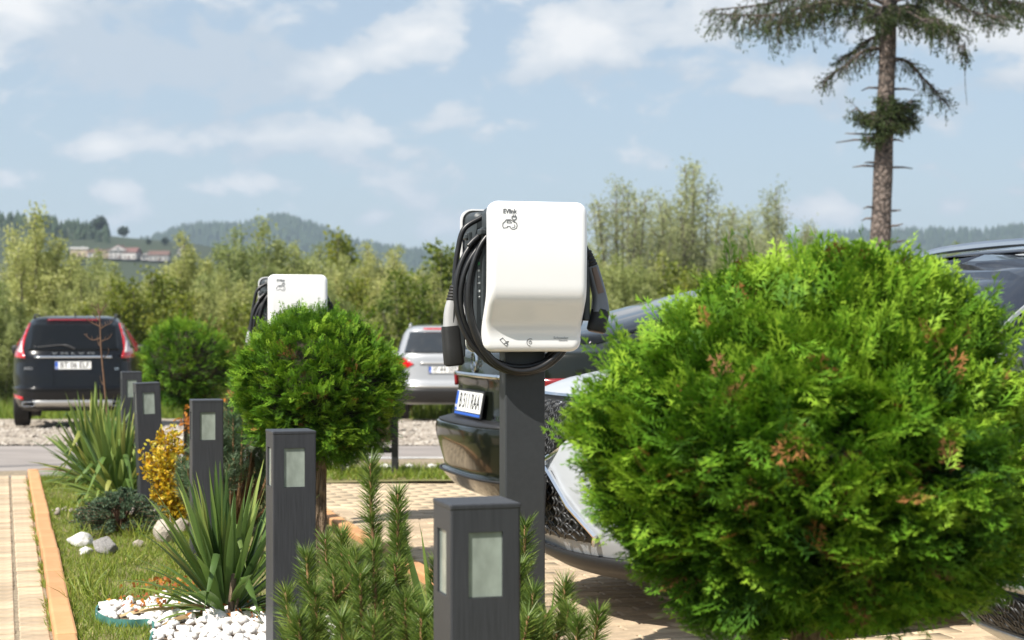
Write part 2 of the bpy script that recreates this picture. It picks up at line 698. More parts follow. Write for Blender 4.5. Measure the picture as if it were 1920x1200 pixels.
M['conifer'] = leafmat('conifer', [(0, (.012, .026, .013)), (1, (.034, .058, .026))], .8, .05)
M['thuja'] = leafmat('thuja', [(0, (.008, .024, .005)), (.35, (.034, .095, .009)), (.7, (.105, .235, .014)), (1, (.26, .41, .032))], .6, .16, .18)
M['thuja_brown'] = leafmat('thuja_brown', [(0, (.12, .06, .022)), (1, (.36, .16, .05))], .7, .2)
M['thuja_wood'] = bark_mat('thuja_wood', (.07, .045, .03), (.24, .17, .11), 30, (1, 1, .2), .8)
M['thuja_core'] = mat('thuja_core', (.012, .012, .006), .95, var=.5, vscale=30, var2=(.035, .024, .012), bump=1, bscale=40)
M['yucca'] = leafmat('yucca', [(0, (.048, .095, .028)), (.5, (.120, .200, .045)), (.85, (.25, .31, .070)), (1, (.38, .35, .10))], .42, .32, .4)
M['yucca_dry'] = leafmat('yucca_dry', [(0, (.30, .15, .05)), (1, (.52, .40, .22))], .8, .15)
M['needle'] = leafmat('needle', [(0, (.055, .100, .020)), (.5, (.135, .215, .038)), (1, (.25, .30, .06))], .45, .35)
M['needle_blue'] = leafmat('needle_blue', [(0, (.045, .085, .045)), (.5, (.10, .165, .080)), (1, (.19, .24, .12))], .5, .2)
M['shoot'] = mat('shoot', (.22, .12, .055), .8, var=.3, vscale=30)
M['yellow_leaf'] = leafmat('yellow_leaf', [(0, (.30, .10, .02)), (.3, (.52, .27, .02)), (.7, (.66, .46, .025)), (1, (.48, .44, .05))], .45, .35)
M['orange_leaf'] = leafmat('orange_leaf', [(0, (.30, .08, .03)), (1, (.58, .24, .03))], .5, .35)
M['juniper'] = leafmat('juniper', [(0, (.032, .068, .038)), (1, (.12, .18, .095))], .55, .2)
M['grass'] = leafmat('grass', [(0, (.09, .145, .016)), (.5, (.19, .265, .030)), (.85, (.31, .33, .055)), (1, (.46, .38, .15))], .5, .35)
M['willow'] = leafmat('willow', [(0, (.20, .24, .07)), (.5, (.36, .405, .135)), (1, (.49, .51, .23))], .6, .5, objrand=.18)
M['willow_pale'] = leafmat('willow_pale', [(0, (.19, .22, .09)), (.5, (.35, .38, .18)), (1, (.48, .50, .27))], .6, .5)
M['shrub'] = leafmat('shrub', [(0, (.070, .110, .014)), (.5, (.160, .210, .024)), (1, (.28, .30, .045))], .5, .42, objrand=.15)
M['spruce'] = leafmat('spruce', [(0, (.026, .048, .016)), (.6, (.070, .105, .030)), (1, (.13, .125, .050))], .6, .25)
M['bark_spruce'] = bark_mat('bark_spruce', (.022, .018, .016), (.170, .135, .115), 13, (1, 1, .8), 1.0)
M['bark_grey'] = mat('bark_grey', (.16, .14, .11), .9, var=.4, vscale=12)
M['twig'] = mat('twig', (.13, .07, .04), .8, var=.3, vscale=30)


def paint(name, col, metal=0.0, rough=.3, flake=0.0):
    m = mat(name, col, rough, metal, coat=flake if flake else 1.0, spec=.5 if not flake else .2)
    return m


M['paint_black'] = paint('paint_black', (.004, .0045, .006), .0, .25, .45)
M['paint_silver'] = paint('paint_silver', (.36, .37, .385), .25, .35)
M['paint_green'] = paint('paint_green', (.008, .010, .007), .0, .22, .5)
M['paint_pearl'] = paint('paint_pearl', (.38, .40, .425), .0, .42, .3)
M['paint_navy'] = paint('paint_navy', (.010, .013, .022), .0, .25)

# ================================================================== the setting
def sheet(name, rows, m, kind='structure', parent=None, smooth=True):
    """rows: list of rows of (x,y,z); one grid"""
    V = [p for r in rows for p in r]
    n = len(rows[0])
    F = [(i * n + j, i * n + j + 1, (i + 1) * n + j + 1, (i + 1) * n + j) for i in range(len(rows) - 1) for j in range(n - 1)]
    me = mesh_np(name, V, F, smooth=smooth)
    o = obj_from(name, me, parent, [m])
    if parent is None:
        tag(o, kind=kind)
    return o


ys = [-60, -20, 0, 6, 13] + [13 + i * 3 for i in range(1, 8)] + [36, 40, 46, 54, 64, 80, 110, 160, 260, 500, 900, 1600, 3000, 4500]
xs = [-4200, -2500, -900, -300, -100, -40, -15, 0, 15, 40, 100, 300, 900, 2500, 4200]
sheet('ground', [[(x, y, gz(y) - .085) for x in xs] for y in ys], M['meadow'])

ry = [12.86 + i * (18.95 - 12.86) / 12 for i in range(13)]
sheet('road', [[(x, y, gz(y) - .004) for x in (-60, -20, 0, 20, 60)] for y in ry], M['asphalt'])
for k, x0 in enumerate((-14.6, -8.6, -2.6, 3.4, 9.4)):
    o = sheet('road_marking', [[(x0 + 3 * i, y, gz(y) + .002) for i in range(2)] for y in (15.82, 15.95)], M['road_paint'])
gy = [18.95 + i * (31.8 - 18.95) / 18 for i in range(19)]
sheet('gravel_verge', [[(x, y, gz(y) + .006 + .02 * math.sin(x * 1.7 + y * 2.1) * math.sin(y * 1.3)) for x in np.linspace(-40, 40, 81)] for y in gy], M['gravel_bed'])

# loose stones of the gravel shoulder
a = NP()
NG = 15000
tv = np.array([(1, 0, 0), (0, 1, 0), (-1, 0, 0), (0, -1, 0), (.1, .1, .75), (-.1, 0, -.6), (.7, .7, .3), (-.7, .6, .2)], dtype=float)
tf = np.array([(0, 6, 4, 4), (6, 1, 4, 4), (1, 7, 4, 4), (7, 2, 4, 4), (2, 3, 4, 4), (3, 0, 4, 4)])
gx = RNG.uniform(-10.5, 4, NG)
gyy = 18.8 + 11 * RNG.random(NG) ** 1.3
gs = RNG.uniform(.008, .026, NG) * (1 + (RNG.random(NG) > .96) * 1.0)
Ms = rot_axis(np.stack([RNG.normal(0, .25, NG), RNG.normal(0, .25, NG), np.ones(NG)], 1)) * gs[:, None, None]
Ts = np.stack([gx, gyy, np.array([gz(y) for y in gyy]) + .012], 1)
a.inst(tv, tf, Ms, Ts, RNG.random(NG))
o = obj_from('gravel', a.mesh('gravel'), None, [M['gravel']])
tag(o, 'loose pale gravel on the shoulder beyond the road', 'gravel', kind='stuff')


def lot_sheet(name, u0, u1, v0, v1, z, m, nu=4, nv=24, kind='structure', zf=None):
    rows = [[LOT(u0 + (u1 - u0) * i / nu, v0 + (v1 - v0) * j / nv, z if zf is None else zf(u0 + (u1 - u0) * i / nu, v0 + (v1 - v0) * j / nv)) for i in range(nu + 1)] for j in range(nv + 1)]
    return sheet(name, rows, m, kind)


def bed_z(u, v):
    return .014 + .018 * math.sin(PI * min(1, max(0, (u + .70) / 1.52))) + .006 * math.sin(u * 9 + v * 3)


BED_END = 13.45
bed = lot_sheet('planting_bed', -.70, .82, 2.0, BED_END, 0, M['lawn_soil'], 12, 80, zf=bed_z)
path = lot_sheet('footpath', -3.0, -.78, 3.5, 14.3, -.007, M['joint_sand'])
parking = lot_sheet('parking_area', .90, 9.0, 1.5, 14.6, -.011, M['joint_sand'])
verge = sheet('grass_verge', [[(x, y, .012 + gz(y) + .01 * math.sin(x * 3) * math.sin(y * 4)) for x in np.linspace(-2.15, 9, 40)] for y in np.linspace(12.30, 13.62, 6)], M['lawn_soil'])


def paver_mesh(w, l, h=.06, b=.005):
    mb = MB()
    mb.box((0, 0, -h / 2), (w, l, h), b, seg=1)
    bmesh.ops.recalc_face_normals(mb.bm, faces=mb.bm.faces[:])
    me = bpy.data.meshes.new('paver')
    mb.bm.to_mesh(me)
    mb.bm.free()
    me.materials.append(M['paver'])
    return me


def place_pavers(parent, cells, limit, mesh_of, key):
    """cells: (u, v, w, l, dz); the first `limit` by key as objects, the rest as one joined part"""
    cells = sorted(cells, key=key)
    for u, v, w, l, dz, tilt in cells[:limit]:
        o = bpy.data.objects.new('paver', mesh_of(w, l))
        link(o, parent)
        o.location = LOT(u, v, dz)
        o.rotation_euler = (tilt[0], tilt[1], THETA)
    rest = cells[limit:]
    if rest:
        a = NP()
        bv, bf = None, None
        for u, v, w, l, dz, tilt in rest:
            p = LOT(u, v, dz)
            x, y = CU * (w / 2 - .003), RV * (l / 2 - .003)
            top = [p - x - y, p + x - y, p + x + y, p - x + y]
            bot = [q + (q - p).normalized() * .004 - Vector((0, 0, .02)) for q in top]
            a.add([tuple(q) for q in top + bot], [(0, 1, 2, 3), (4, 5, 1, 0), (5, 6, 2, 1), (6, 7, 3, 2), (7, 4, 0, 3)])
        o = obj_from('paver_field', a.mesh('paver_field'), parent, [M['paver_far']])
        o['kind'] = 'stuff'


_pm = {}


def pmesh(w, l):
    k = (round(w, 3), round(l, 3))
    if k not in _pm:
        _pm[k] = paver_mesh(w - .007, l - .014, b=.006)
    return _pm[k]


cells = []
cols = [(-.845, .118), (-1.008, .196), (-1.21, .196), (-1.412, .196), (-1.614, .196), (-1.816, .196), (-2.018, .196), (-2.22, .196), (-2.42, .196), (-2.62, .196), (-2.82, .196)]
for ci, (u, w) in enumerate(cols):
    v = 3.6 + .03 * (ci % 2)
    while LOT(u, v).y < 12.93:
        l = .1
        cells.append((u, v + l / 2, w, l, random.uniform(-.004, .004), (random.uniform(-.016, .016), random.uniform(-.012, .012))))
        v += l
place_pavers(path, cells, 230, pmesh, lambda c: (0 if (c[0] > -1.1 and c[1] > 5.6) else 1, abs(c[0]), c[1]))

cells = []
row = 0
v = 2.0
while v < 14.4:
    u = 1.0 + (.1 if row % 2 else 0)
    while u < 7.5:
        p = LOT(u, v)
        if p.y < 12.40 and p.y > 2.5:
            cells.append((u, v, .2, .1, random.uniform(-.0009, .0009), (random.uniform(-.005, .005), random.uniform(-.005, .005))))
        u += .2
    v += .1
    row += 1


def pk(c):
    p = LOT(c[0], c[1])
    px, py = 960 + 3200 * p.x / p.y, 605 + 3200 * CAMZ / p.y
    vis = (600 < px < 830 and py < 1030) or (1015 < px < 1260 and py < 1215) or (1780 < px < 1930 and py < 1230)
    return (0 if vis else 1, p.y)


place_pavers(parking, cells, 290, pmesh, pk)

# kerbs: two runs of coloured concrete kerb stones
def kerb_run(name, label, u, v0, v1, step, zt=.045):
    root = empty(name, LOT(u, v0))
    tag(root, label, 'kerb')
    mb = MB()
    mb.box((0, 0, -.06), (.080, step - .008, .21), .010, seg=2)
    bmesh.ops.recalc_face_normals(mb.bm, faces=mb.bm.faces[:])
    me = bpy.data.meshes.new('kerb_stone')
    mb.bm.to_mesh(me)
    mb.bm.free()
    me.materials.append(M['kerb'])
    v = v0
    while v < v1:
        o = bpy.data.objects.new('kerb_stone', me)
        link(o, root)
        o.location = LOT(u + random.uniform(-.004, .004), v + step / 2, zt - .045 + random.uniform(-.004, .004)) - root.location
        o.rotation_euler = (random.uniform(-.006, .006), random.uniform(-.012, .012), THETA + random.uniform(-.006, .006))
        v += step


kerb_run('kerb', 'terracotta coloured kerb along the footpath at the left edge', -.74, 3.4, 13.4, .8, .05)
kerb_run('kerb', 'terracotta coloured kerb between planting strip and parking area', .86, 2.2, 13.0, .8, .05)

# ---- grass
def blades(name, pts, hmin, hmax, w, tint_lo=0.0, tint_hi=.8, lean=.45):
    n = len(pts)
    tv = np.array([(-.5, 0, 0), (.5, 0, 0), (.38, .12, .55), (-.38, .12, .55), (0, .42, 1.0), (0, .42, 1.0)], dtype=float)
    tf = np.array([(0, 1, 2, 3), (3, 2, 4, 5)])
    ax = np.stack([RNG.normal(0, lean, n), RNG.normal(0, lean, n), np.ones(n)], 1)
    Mx = rot_axis(ax)
    h = RNG.uniform(hmin, hmax, n)
    S = np.stack([np.full(n, w), h, h], 1)
    Mx = Mx * S[:, None, :]
    a = NP()
    a.inst(tv, tf, Mx, np.asarray(pts, dtype=float), RNG.uniform(tint_lo, tint_hi, n) + (RNG.random(n) > .93) * .35)
    return obj_from(name, a.mesh(name), None, [M['grass']])


# pebble bed outline, on the ground (world x,y)
PEB = [gp(188, 6.72), gp(184, 6.55), gp(205, 6.43), gp(280, 6.40), gp(286, 6.15), gp(270, 5.6), gp(500, 5.3), gp(640, 5.5), gp(640, 6.4), gp(500, 6.8), gp(380, 6.95), gp(300, 6.95), gp(230, 6.87)]
PEBXY = np.array([(p.x, p.y) for p in PEB])


def inside(x, y, poly=PEBXY):
    x, y = np.asarray(x), np.asarray(y)
    c = np.zeros(x.shape, dtype=bool)
    n = len(poly)
    for i in range(n):
        x1, y1 = poly[i]
        x2, y2 = poly[(i + 1) % n]
        cond = ((y1 > y) != (y2 > y)) & (x < (x2 - x1) * (y - y1) / (y2 - y1 + 1e-12) + x1)
        c ^= cond
    return c


def strip_pts(n, u0, u1, v0, v1):
    u, v = RNG.uniform(u0, u1, n), RNG.uniform(v0, v1, n)
    P = np.stack([1 + CU.x * u + RV.x * v, CU.y * u + RV.y * v, np.array([bed_z(a, b) for a, b in zip(u, v)]) - .004], 1)
    return P[~inside(P[:, 0], P[:, 1])]


# patchy: fewer blades where a low-frequency pattern says the turf is thin
def patchy(P, k=.55):
    q = .5 + .5 * np.sin(P[:, 0] * 7.3 + 2 * np.sin(P[:, 1] * 2.9)) * np.sin(P[:, 1] * 5.1 + 1.3 * np.sin(P[:, 0] * 4.1))
    return P[RNG.random(len(P)) < (1 - k) + k * q]


pl = np.concatenate([patchy(strip_pts(60000, -.695, .05, 5.6, 13.4)), patchy(strip_pts(12000, .05, .8, 4.0, 13.0))])
o = blades('lawn', pl, .015, .042, .0034, .1, .85)
tag(o, 'short patchy lawn between the kerb and the bollards', 'grass', kind='stuff')
tx = []
for px, Y, n in ((205, 6.95, 60), (165, 7.25, 50), (190, 7.6, 40), (160, 7.0, 30), (260, 9.0, 60), (150, 8.9, 40), (330, 7.9, 50), (250, 8.0, 40), (280, 9.4, 60), (120, 10.3, 50), (160, 10.0, 60)):
    c = gp(px, Y)
    tx.append(np.stack([RNG.normal(c.x, .035, n), RNG.normal(c.y, .05, n), np.full(n, .02)], 1))
o = blades('grass_tufts', np.concatenate(tx), .08, .15, .005, .2, .9, .5)
tag(o, 'taller grass tufts standing up in the lawn strip', 'grass', kind='stuff')
# weeds and moss in the joint between paving and kerb
nj = 1500
vj = RNG.uniform(5.5, 13.3, nj)
vj = vj[(np.sin(vj * 5.3) + np.sin(vj * 11.7 + 1)) > -.3]
uj = -.783 + RNG.normal(0, .006, len(vj))
pj = np.stack([1 + CU.x * uj + RV.x * vj, CU.y * uj + RV.y * vj, np.full(len(vj), -.008)], 1)
uk = -.697 + RNG.normal(0, .006, 2600)
vk = RNG.uniform(5.5, 13.3, 2600)
pk_ = np.stack([1 + CU.x * uk + RV.x * vk, CU.y * uk + RV.y * vk, np.full(2600, .012)], 1)
o = blades('joint_weeds', np.concatenate([pj, pk_]), .018, .05, .004, .1, 1.0, .7)
tag(o, 'small weeds growing in the joints beside the kerb', 'weeds', kind='stuff')
nv = 16000
pv = np.stack([RNG.uniform(-2.1, 4.5, nv), RNG.uniform(12.43, 13.6, nv), np.zeros(nv)], 1)
pv[:, 2] = [.012 + gz(y) for y in pv[:, 1]]
o = blades('verge_grass', pv, .03, .085, .007, .1, .8)
tag(o, 'mown grass on the narrow verge beside the road', 'grass', kind='stuff')

# ---- stones of all kinds
def stone_mesh(name, m, seed, sub=2, rough=.28, flat=.7):
    rnd = np.random.default_rng(seed)
    bm = bmesh.new()
    bmesh.ops.create_icosphere(bm, subdivisions=sub, radius=1)
    k = rnd.normal(size=(7, 3))
    ph = rnd.uniform(0, 6, 7)
    for v in bm.verts:
        c = np.array(v.co)
        d = sum(math.sin(float(k[i] @ c) * 1.3 + ph[i]) for i in range(7)) / 7
        # a few flat cut faces
        s = 1 + rough * d * 2
        for i in range(4):
            n = k[i] / np.linalg.norm(k[i])
            t = float(n @ c)
            if t > .72:
                s *= (.72 / t) ** (rough * 3)
        v.co = Vector((c[0] * s, c[1] * s * .85, c[2] * s * flat))
    me = bpy.data.meshes.new(name)
    bm.to_mesh(me)
    bm.free()
    me.polygons.foreach_set('use_smooth', np.ones(len(me.polygons), dtype=bool))
    me.materials.append(m)
    return me


peb_bed = empty('pebble_bed', gp(400, 6.5))
tag(peb_bed, 'bed of white rounded pebbles around the front yucca', 'pebble bed')
base_rows = []
mbp = MB()
c0 = np.mean(PEBXY, axis=0)
f = [mbp.bm.verts.new((x - peb_bed.location.x, y - peb_bed.location.y, .034)) for x, y in PEBXY]
mbp.bm.faces.new(f)
mbp.obj('gravel_base', M['soil'], peb_bed)
pms = [stone_mesh('pebble', M['pebble'], 40 + i, 1, .10, .72) for i in range(6)]
cand = []
while len(cand) < 950:
    x, y = random.uniform(PEBXY[:, 0].min(), PEBXY[:, 0].max()), random.uniform(PEBXY[:, 1].min(), PEBXY[:, 1].max())
    if inside(x, y):
        px = 960 + 3200 * x / y
        big = .5 + .5 * min(1, max(0, (px - 300) / 120))
        cand.append((x, y, random.uniform(.013, .023) * (.62 + .62 * big)))
cand.sort(key=lambda c: -(c[2] / c[1]) + (9 if (960 + 3200 * c[0] / c[1] > 500 or c[1] < 6.1) else 0))
for x, y, s in cand[:290]:
    o = bpy.data.objects.new('pebble', random.choice(pms))
    link(o, peb_bed)
    o.location = Vector((x, y, .036 + s * random.uniform(.2, .9))) - Vector((peb_bed.location.x, peb_bed.location.y, 0))
    o.scale = (s * random.uniform(.9, 1.3), s, s)
    o.rotation_euler = (random.uniform(-.5, .5), random.uniform(-.5, .5), random.uniform(0, 6))
a = NP()
me0 = pms[0]
tv = np.array([v.co[:] for v in me0.vertices])
tf = np.array([tuple(p.vertices) for p in me0.polygons])
rest = cand[290:]
n = len(rest)
ss = np.array([c[2] for c in rest])
a.inst(tv, tf, rot_axis(np.stack([RNG.normal(0, .4, n), RNG.normal(0, .4, n), np.ones(n)], 1)) * ss[:, None, None],
       np.stack([[c[0] - peb_bed.location.x for c in rest], [c[1] - peb_bed.location.y for c in rest], .036 + ss * .4], 1), RNG.random(n))
o = obj_from('pebble_fill', a.mesh('pebble_fill', True), peb_bed, [M['pebble']])
o['kind'] = 'stuff'
# dry leaf litter on the pebbles
a = NP()
for cx, Y, n, sx in ((262, 6.72, 26, .06), (290, 6.60, 34, .05), (325, 7.12, 90, .10), (300, 7.2, 40, .06), (440, 6.45, 40, .10)):
    c = gp(cx, Y)
    tv = np.array([(0, 0, 0), (.35, .4, .1), (0, 1, .15), (-.35, .4, .1)], dtype=float)
    tf = np.array([(0, 1, 2, 3)])
    Mx = rot_axis(RNG.normal(size=(n, 3))) * RNG.uniform(.012, .026, n)[:, None, None]
    a.inst(tv, tf, Mx, np.stack([RNG.normal(c.x, sx, n), RNG.normal(c.y, sx, n), RNG.uniform(.06, .085, n)], 1), RNG.random(n))
o = obj_from('leaf_litter', a.mesh('leaf_litter'), None, [M['orange_leaf']])
tag(o, 'dry brown leaf litter scattered over the white pebbles', 'leaves', kind='stuff')

# green plastic lawn edging round the pebbles
ep = smooth_path([gp(208, 6.86), gp(188, 6.76), gp(181, 6.58), gp(204, 6.42), gp(240, 6.38), gp(281, 6.38), gp(287, 6.2), gp(272, 5.7)], 8)
mb = MB()
rings = []
for i, p in enumerate(ep):
    t = (ep[min(i + 1, len(ep) - 1)] - ep[max(i - 1, 0)]).normalized()
    s = Vector((t.y, -t.x, 0)) * .006
    rings.append([p + s + Vector((0, 0, -.02)), p + s * .6 + Vector((0, 0, .050)), p - s * .6 + Vector((0, 0, .050)), p - s + Vector((0, 0, -.02))])
mb.loft(rings)
o = mb.obj('lawn_edging', M['edging'], None, smooth=False)
tag(o, 'green plastic lawn edging curved around the white pebbles', 'edging')

def rock_mesh(m, seed):
    rnd = random.Random(seed)
    bm = bmesh.new()
    for _ in range(22):
        d = Vector((rnd.gauss(0, 1), rnd.gauss(0, 1), rnd.gauss(0, 1))).normalized()
        bm.verts.new(d * rnd.uniform(.82, 1.12))
    r = bmesh.ops.convex_hull(bm, input=bm.verts[:])
    junk = list({g for g in r['geom_interior'] + r['geom_unused'] if isinstance(g, bmesh.types.BMVert)})
    if junk:
        bmesh.ops.delete(bm, geom=junk, context='VERTS')
    bmesh.ops.bevel(bm, geom=bm.edges[:], offset=.07, segments=2, affect='EDGES', profile=.5)
    bmesh.ops.triangulate(bm, faces=bm.faces[:])
    bmesh.ops.subdivide_edges(bm, edges=[e for e in bm.edges if e.calc_length() > .25], cuts=2, use_grid_fill=True)
    for v in bm.verts:
        v.co += v.co.normalized() * (.05 * math.sin(v.co.x * 9 + seed) * math.sin(v.co.y * 8) * math.sin(v.co.z * 7 + seed) + rnd.uniform(-.012, .012))
    me = bpy.data.meshes.new('rock')
    bm.to_mesh(me)
    bm.free()
    me.polygons.foreach_set('use_smooth', np.ones(len(me.polygons), dtype=bool))
    me.materials.append(m)
    return me


# rocks in the lawn
for px, py, Y, s, key, seed, lab in (
        (152, 1026, 8.75, (.075, .06, .05), 'rock_white', 3, 'white rock beside the low blue juniper'),
        (196, 1036, 8.45, (.105, .07, .055), 'rock_grey', 5, 'long grey weathered rock in front of the juniper'),
        (160, 1046, 8.40, (.035, .04, .03), 'rock_white', 8, 'small white stone below the white rock'),
        (260, 1028, 8.65, (.034, .03, .032), 'rock', 9, 'small beige stone right of the grey rock'),
        (309, 1012, 8.75, (.085, .07, .10), 'rock', 11, 'rounded beige boulder behind the front yucca'),
        (340, 995, 9.2, (.06, .05, .07), 'rock', 14, 'pale stone half hidden behind the beige boulder')):
    me = rock_mesh(M[key], seed)
    o = obj_from('rock', me)
    p = gp(px, Y)
    o.location = (p.x, p.y, .02 + s[2] * .45)
    o.scale = s
    o.rotation_euler = (0, 0, seed)
    tag(o, lab, 'rock')
a = NP()
wm = stone_mesh('edge_stone', M['rock_white'], 21, 1, .2, .8)
for k in range(46):
    x = -1.9 + k * .125 + random.uniform(-.05, .05)
    o = bpy.data.objects.new('verge_stone', wm)
    link(o)
    y = 13.42 + random.uniform(-.06, .06)
    s = random.uniform(.025, .05)
    o.location = (x, y, gz(y) + .02 + s * .3)
    o.scale = (s * 1.3, s, s * .8)
    o.rotation_euler = (0, 0, random.uniform(0, 6))
    tag(o, 'small white stone in the row lining the grass verge', 'stone', 'white stones along the grass verge')

# litter bin on the verge
bin_o = empty('litter_bin', gp(692, 12.85))
tag(bin_o, 'dark timber litter bin on black metal frame behind topiary', 'litter bin')
bx = .195
for s in (-1, 1):
    MB().box((s * bx, 0, .26), (.05, .05, .62), .006).obj('leg', M['black_metal'], bin_o)
MB().box((0, 0, .20), (2 * bx - .052, .04, .04), .005).obj('crossbar', M['black_metal'], bin_o)
for i in range(5):
    MB().box((-.13 + i * .065, -.09, .44), (.058, .018, .34), .004).obj('slat', M['bin_wood'], bin_o)
    MB().box((-.13 + i * .065, .09, .44), (.058, .018, .34), .004).obj('slat', M['bin_wood'], bin_o)
for s in (-1, 1):
    for j in range(2):
        MB().box((s * .158, -.04 + j * .08, .44), (.018, .07, .34), .004).obj('slat', M['bin_wood'], bin_o)
MB().box((0, 0, .275), (.29, .16, .012), .003).obj('bin_floor', M['black_metal'], bin_o)
MB().box((0, 0, .60), (.40, .22, .02), .006).obj('rim', M['black_metal'], bin_o)

# lamp post just outside the picture: its shadow lies across the road at the left
lp_ = empty('lamp_post', (-5.62, 12.92, 0))
tag(lp_, 'twin-pole lamp post casting its shadow across the road at left', 'lamp post')
for dx, dy, r_ in ((0, 0, .055), (.16, .42, .028)):
    mb = MB()
    mb.lathe([(r_ * 1.7, 0), (r_ * 1.7, .25), (r_, .30), (r_ * .75, 4.2), (.001, 4.22)], 14, (dx, dy, 0))
    mb.obj('pole', M['post'], lp_, smooth=True)
MB().box((.08, .21, 3.6), (.05, .05, .05), .008).obj('bracket', M['post'], lp_)
MB().box((0, -.25, 4.2), (.16, .5, .08), .03, seg=3).obj('lamp_head', M['post'], lp_, smooth=True)

# ================================================================== bollards
def make_bollard():
    W_, H_ = .146, .785
    root = empty('bollard_light', (0, 0, 0))
    ww, z0, z1, dep = .072, H_ - .178, H_ - .046, .009
    h = W_ / 2
    mb = MB()
    bm = mb.bm
    xs_ = [-h, -ww / 2, ww / 2, h]
    zs_ = [0, z0, z1, H_]
    for k in range(4):
        rot = Matrix.Rotation(k * PI / 2, 4, 'Z')
        g = [[bm.verts.new(rot @ Vector((x, -h, z))) for x in xs_] for z in zs_]
        for i in range(3):
            for j in range(3):
                if i == 1 and j == 1:
                    continue
                bm.faces.new((g[i][j], g[i][j + 1], g[i + 1][j + 1], g[i + 1][j]))
        q = [g[1][1], g[1][2], g[2][2], g[2][1]]
        ins = [bm.verts.new(v.co - (rot @ Vector((0, -dep, 0)))) for v in q]
        bm.faces.new(ins)
        for i in range(4):
            bm.faces.new((q[i], q[(i + 1) % 4], ins[(i + 1) % 4], ins[i]))
    bmesh.ops.remove_doubles(bm, verts=bm.verts[:], dist=1e-5)
    es = [e for e in bm.edges if abs(e.verts[0].co.x) > h - 1e-4 and abs(e.verts[0].co.y) > h - 1e-4 and abs(e.verts[1].co.x) > h - 1e-4 and abs(e.verts[1].co.y) > h - 1e-4 and abs(e.verts[0].co.x - e.verts[1].co.x) < 1e-4 and abs(e.verts[0].co.y - e.verts[1].co.y) < 1e-4]
    bmesh.ops.bevel(bm, geom=es, offset=.004, segments=2, affect='EDGES', profile=.5)
    mb.obj('body', M['bollard'], root)
    MB().box((0, 0, H_ + .005), (W_ + .002, W_ + .002, .012), .003).obj('cap', M['bollard'], root)
    for k in range(4):
        rot = Matrix.Rotation(k * PI / 2, 3, 'Z')
        MB().box(rot @ Vector((0, -h + dep - .0025, (z0 + z1) / 2)), (ww - .002, .003, z1 - z0 - .002), 0, rot=rot).obj('pane', M['bollard_glass'], root)
    return root


b0 = make_bollard()
blab = ['grey bollard light nearest the camera, in front of the charger post',
        'grey bollard light standing before the middle topiary ball',
        'grey bollard light with yellow shrub on its left',
        'tilted grey bollard light behind the yellow shrub',
        'farthest grey bollard light, half hidden behind the tilted one']
for k in range(5):
    o = b0 if k == 0 else copy_tree(b0)
    v = (3.5 + 2.3 * k) / math.cos(THETA)
    p = LOT(0, v)
    px_want = (893, 545, 387, 284, 246)[k]
    Y = p.y
    o.location = ((px_want - 960) / 3200 * Y, Y, 0.0)
    o.rotation_euler = (0, R(-2.2) if k == 3 else 0, THETA + (0, .02, -.02, .05, 0)[k])
    tag(o, blab[k], 'bollard', 'bollard lights in a row along the planting strip')


# ================================================================== charging stations
def text_mesh(s, size, mat_, parent, matrix, name='lettering', bold=0.0, width=None, spacing=1.0, ext=.0004):
    cu = bpy.data.curves.new('t', 'FONT')
    cu.body = s
    cu.size = size
    cu.align_x = 'CENTER'
    cu.align_y = 'CENTER'
    cu.extrude = ext
    cu.offset = bold
    cu.space_character = spacing
    t = bpy.data.objects.new('t', cu)
    COL.objects.link(t)
    bpy.context.view_layer.update()
    dg = bpy.context.evaluated_depsgraph_get()
    me = bpy.data.meshes.new_from_object(t.evaluated_get(dg))
    bpy.data.objects.remove(t)
    if width:
        c = np.array([v.co[:] for v in me.vertices])
        k = width / (c[:, 0].max() - c[:, 0].min())
        for v in me.vertices:
            v.co.x *= k
    me.materials.clear()
    o = obj_from(name, me, parent, [mat_])
    o.matrix_local = matrix
    return o


def frame(origin, right, up):
    r, u = Vector(right).normalized(), Vector(up).normalized()
    n = r.cross(u)
    Mx = Matrix((r, u, n)).transposed().to_4x4()
    Mx.translation = Vector(origin)
    return Mx


BW, BH = .331, .48


def box_depth(z):          # z from 0 (bottom) to BH; distance of the cover from the mounting plane
    def sm(t):
        t = min(1, max(0, t))
        return t * t * (3 - 2 * t)
    # foot, steep overhang facing the ground, then the broad upper face
    def ramp(q, a, b, soft):
        n = 24
        return sum(min(1, max(0, (q + soft * (2 * (k + .5) / n - 1) - a) / (b - a))) for k in range(n)) / n
    d = .082 + .062 * ramp(z, .074, .180, .030)
    d += .004 * math.sin(PI * min(1, max(0, (z - .2) / .30)))
    return d


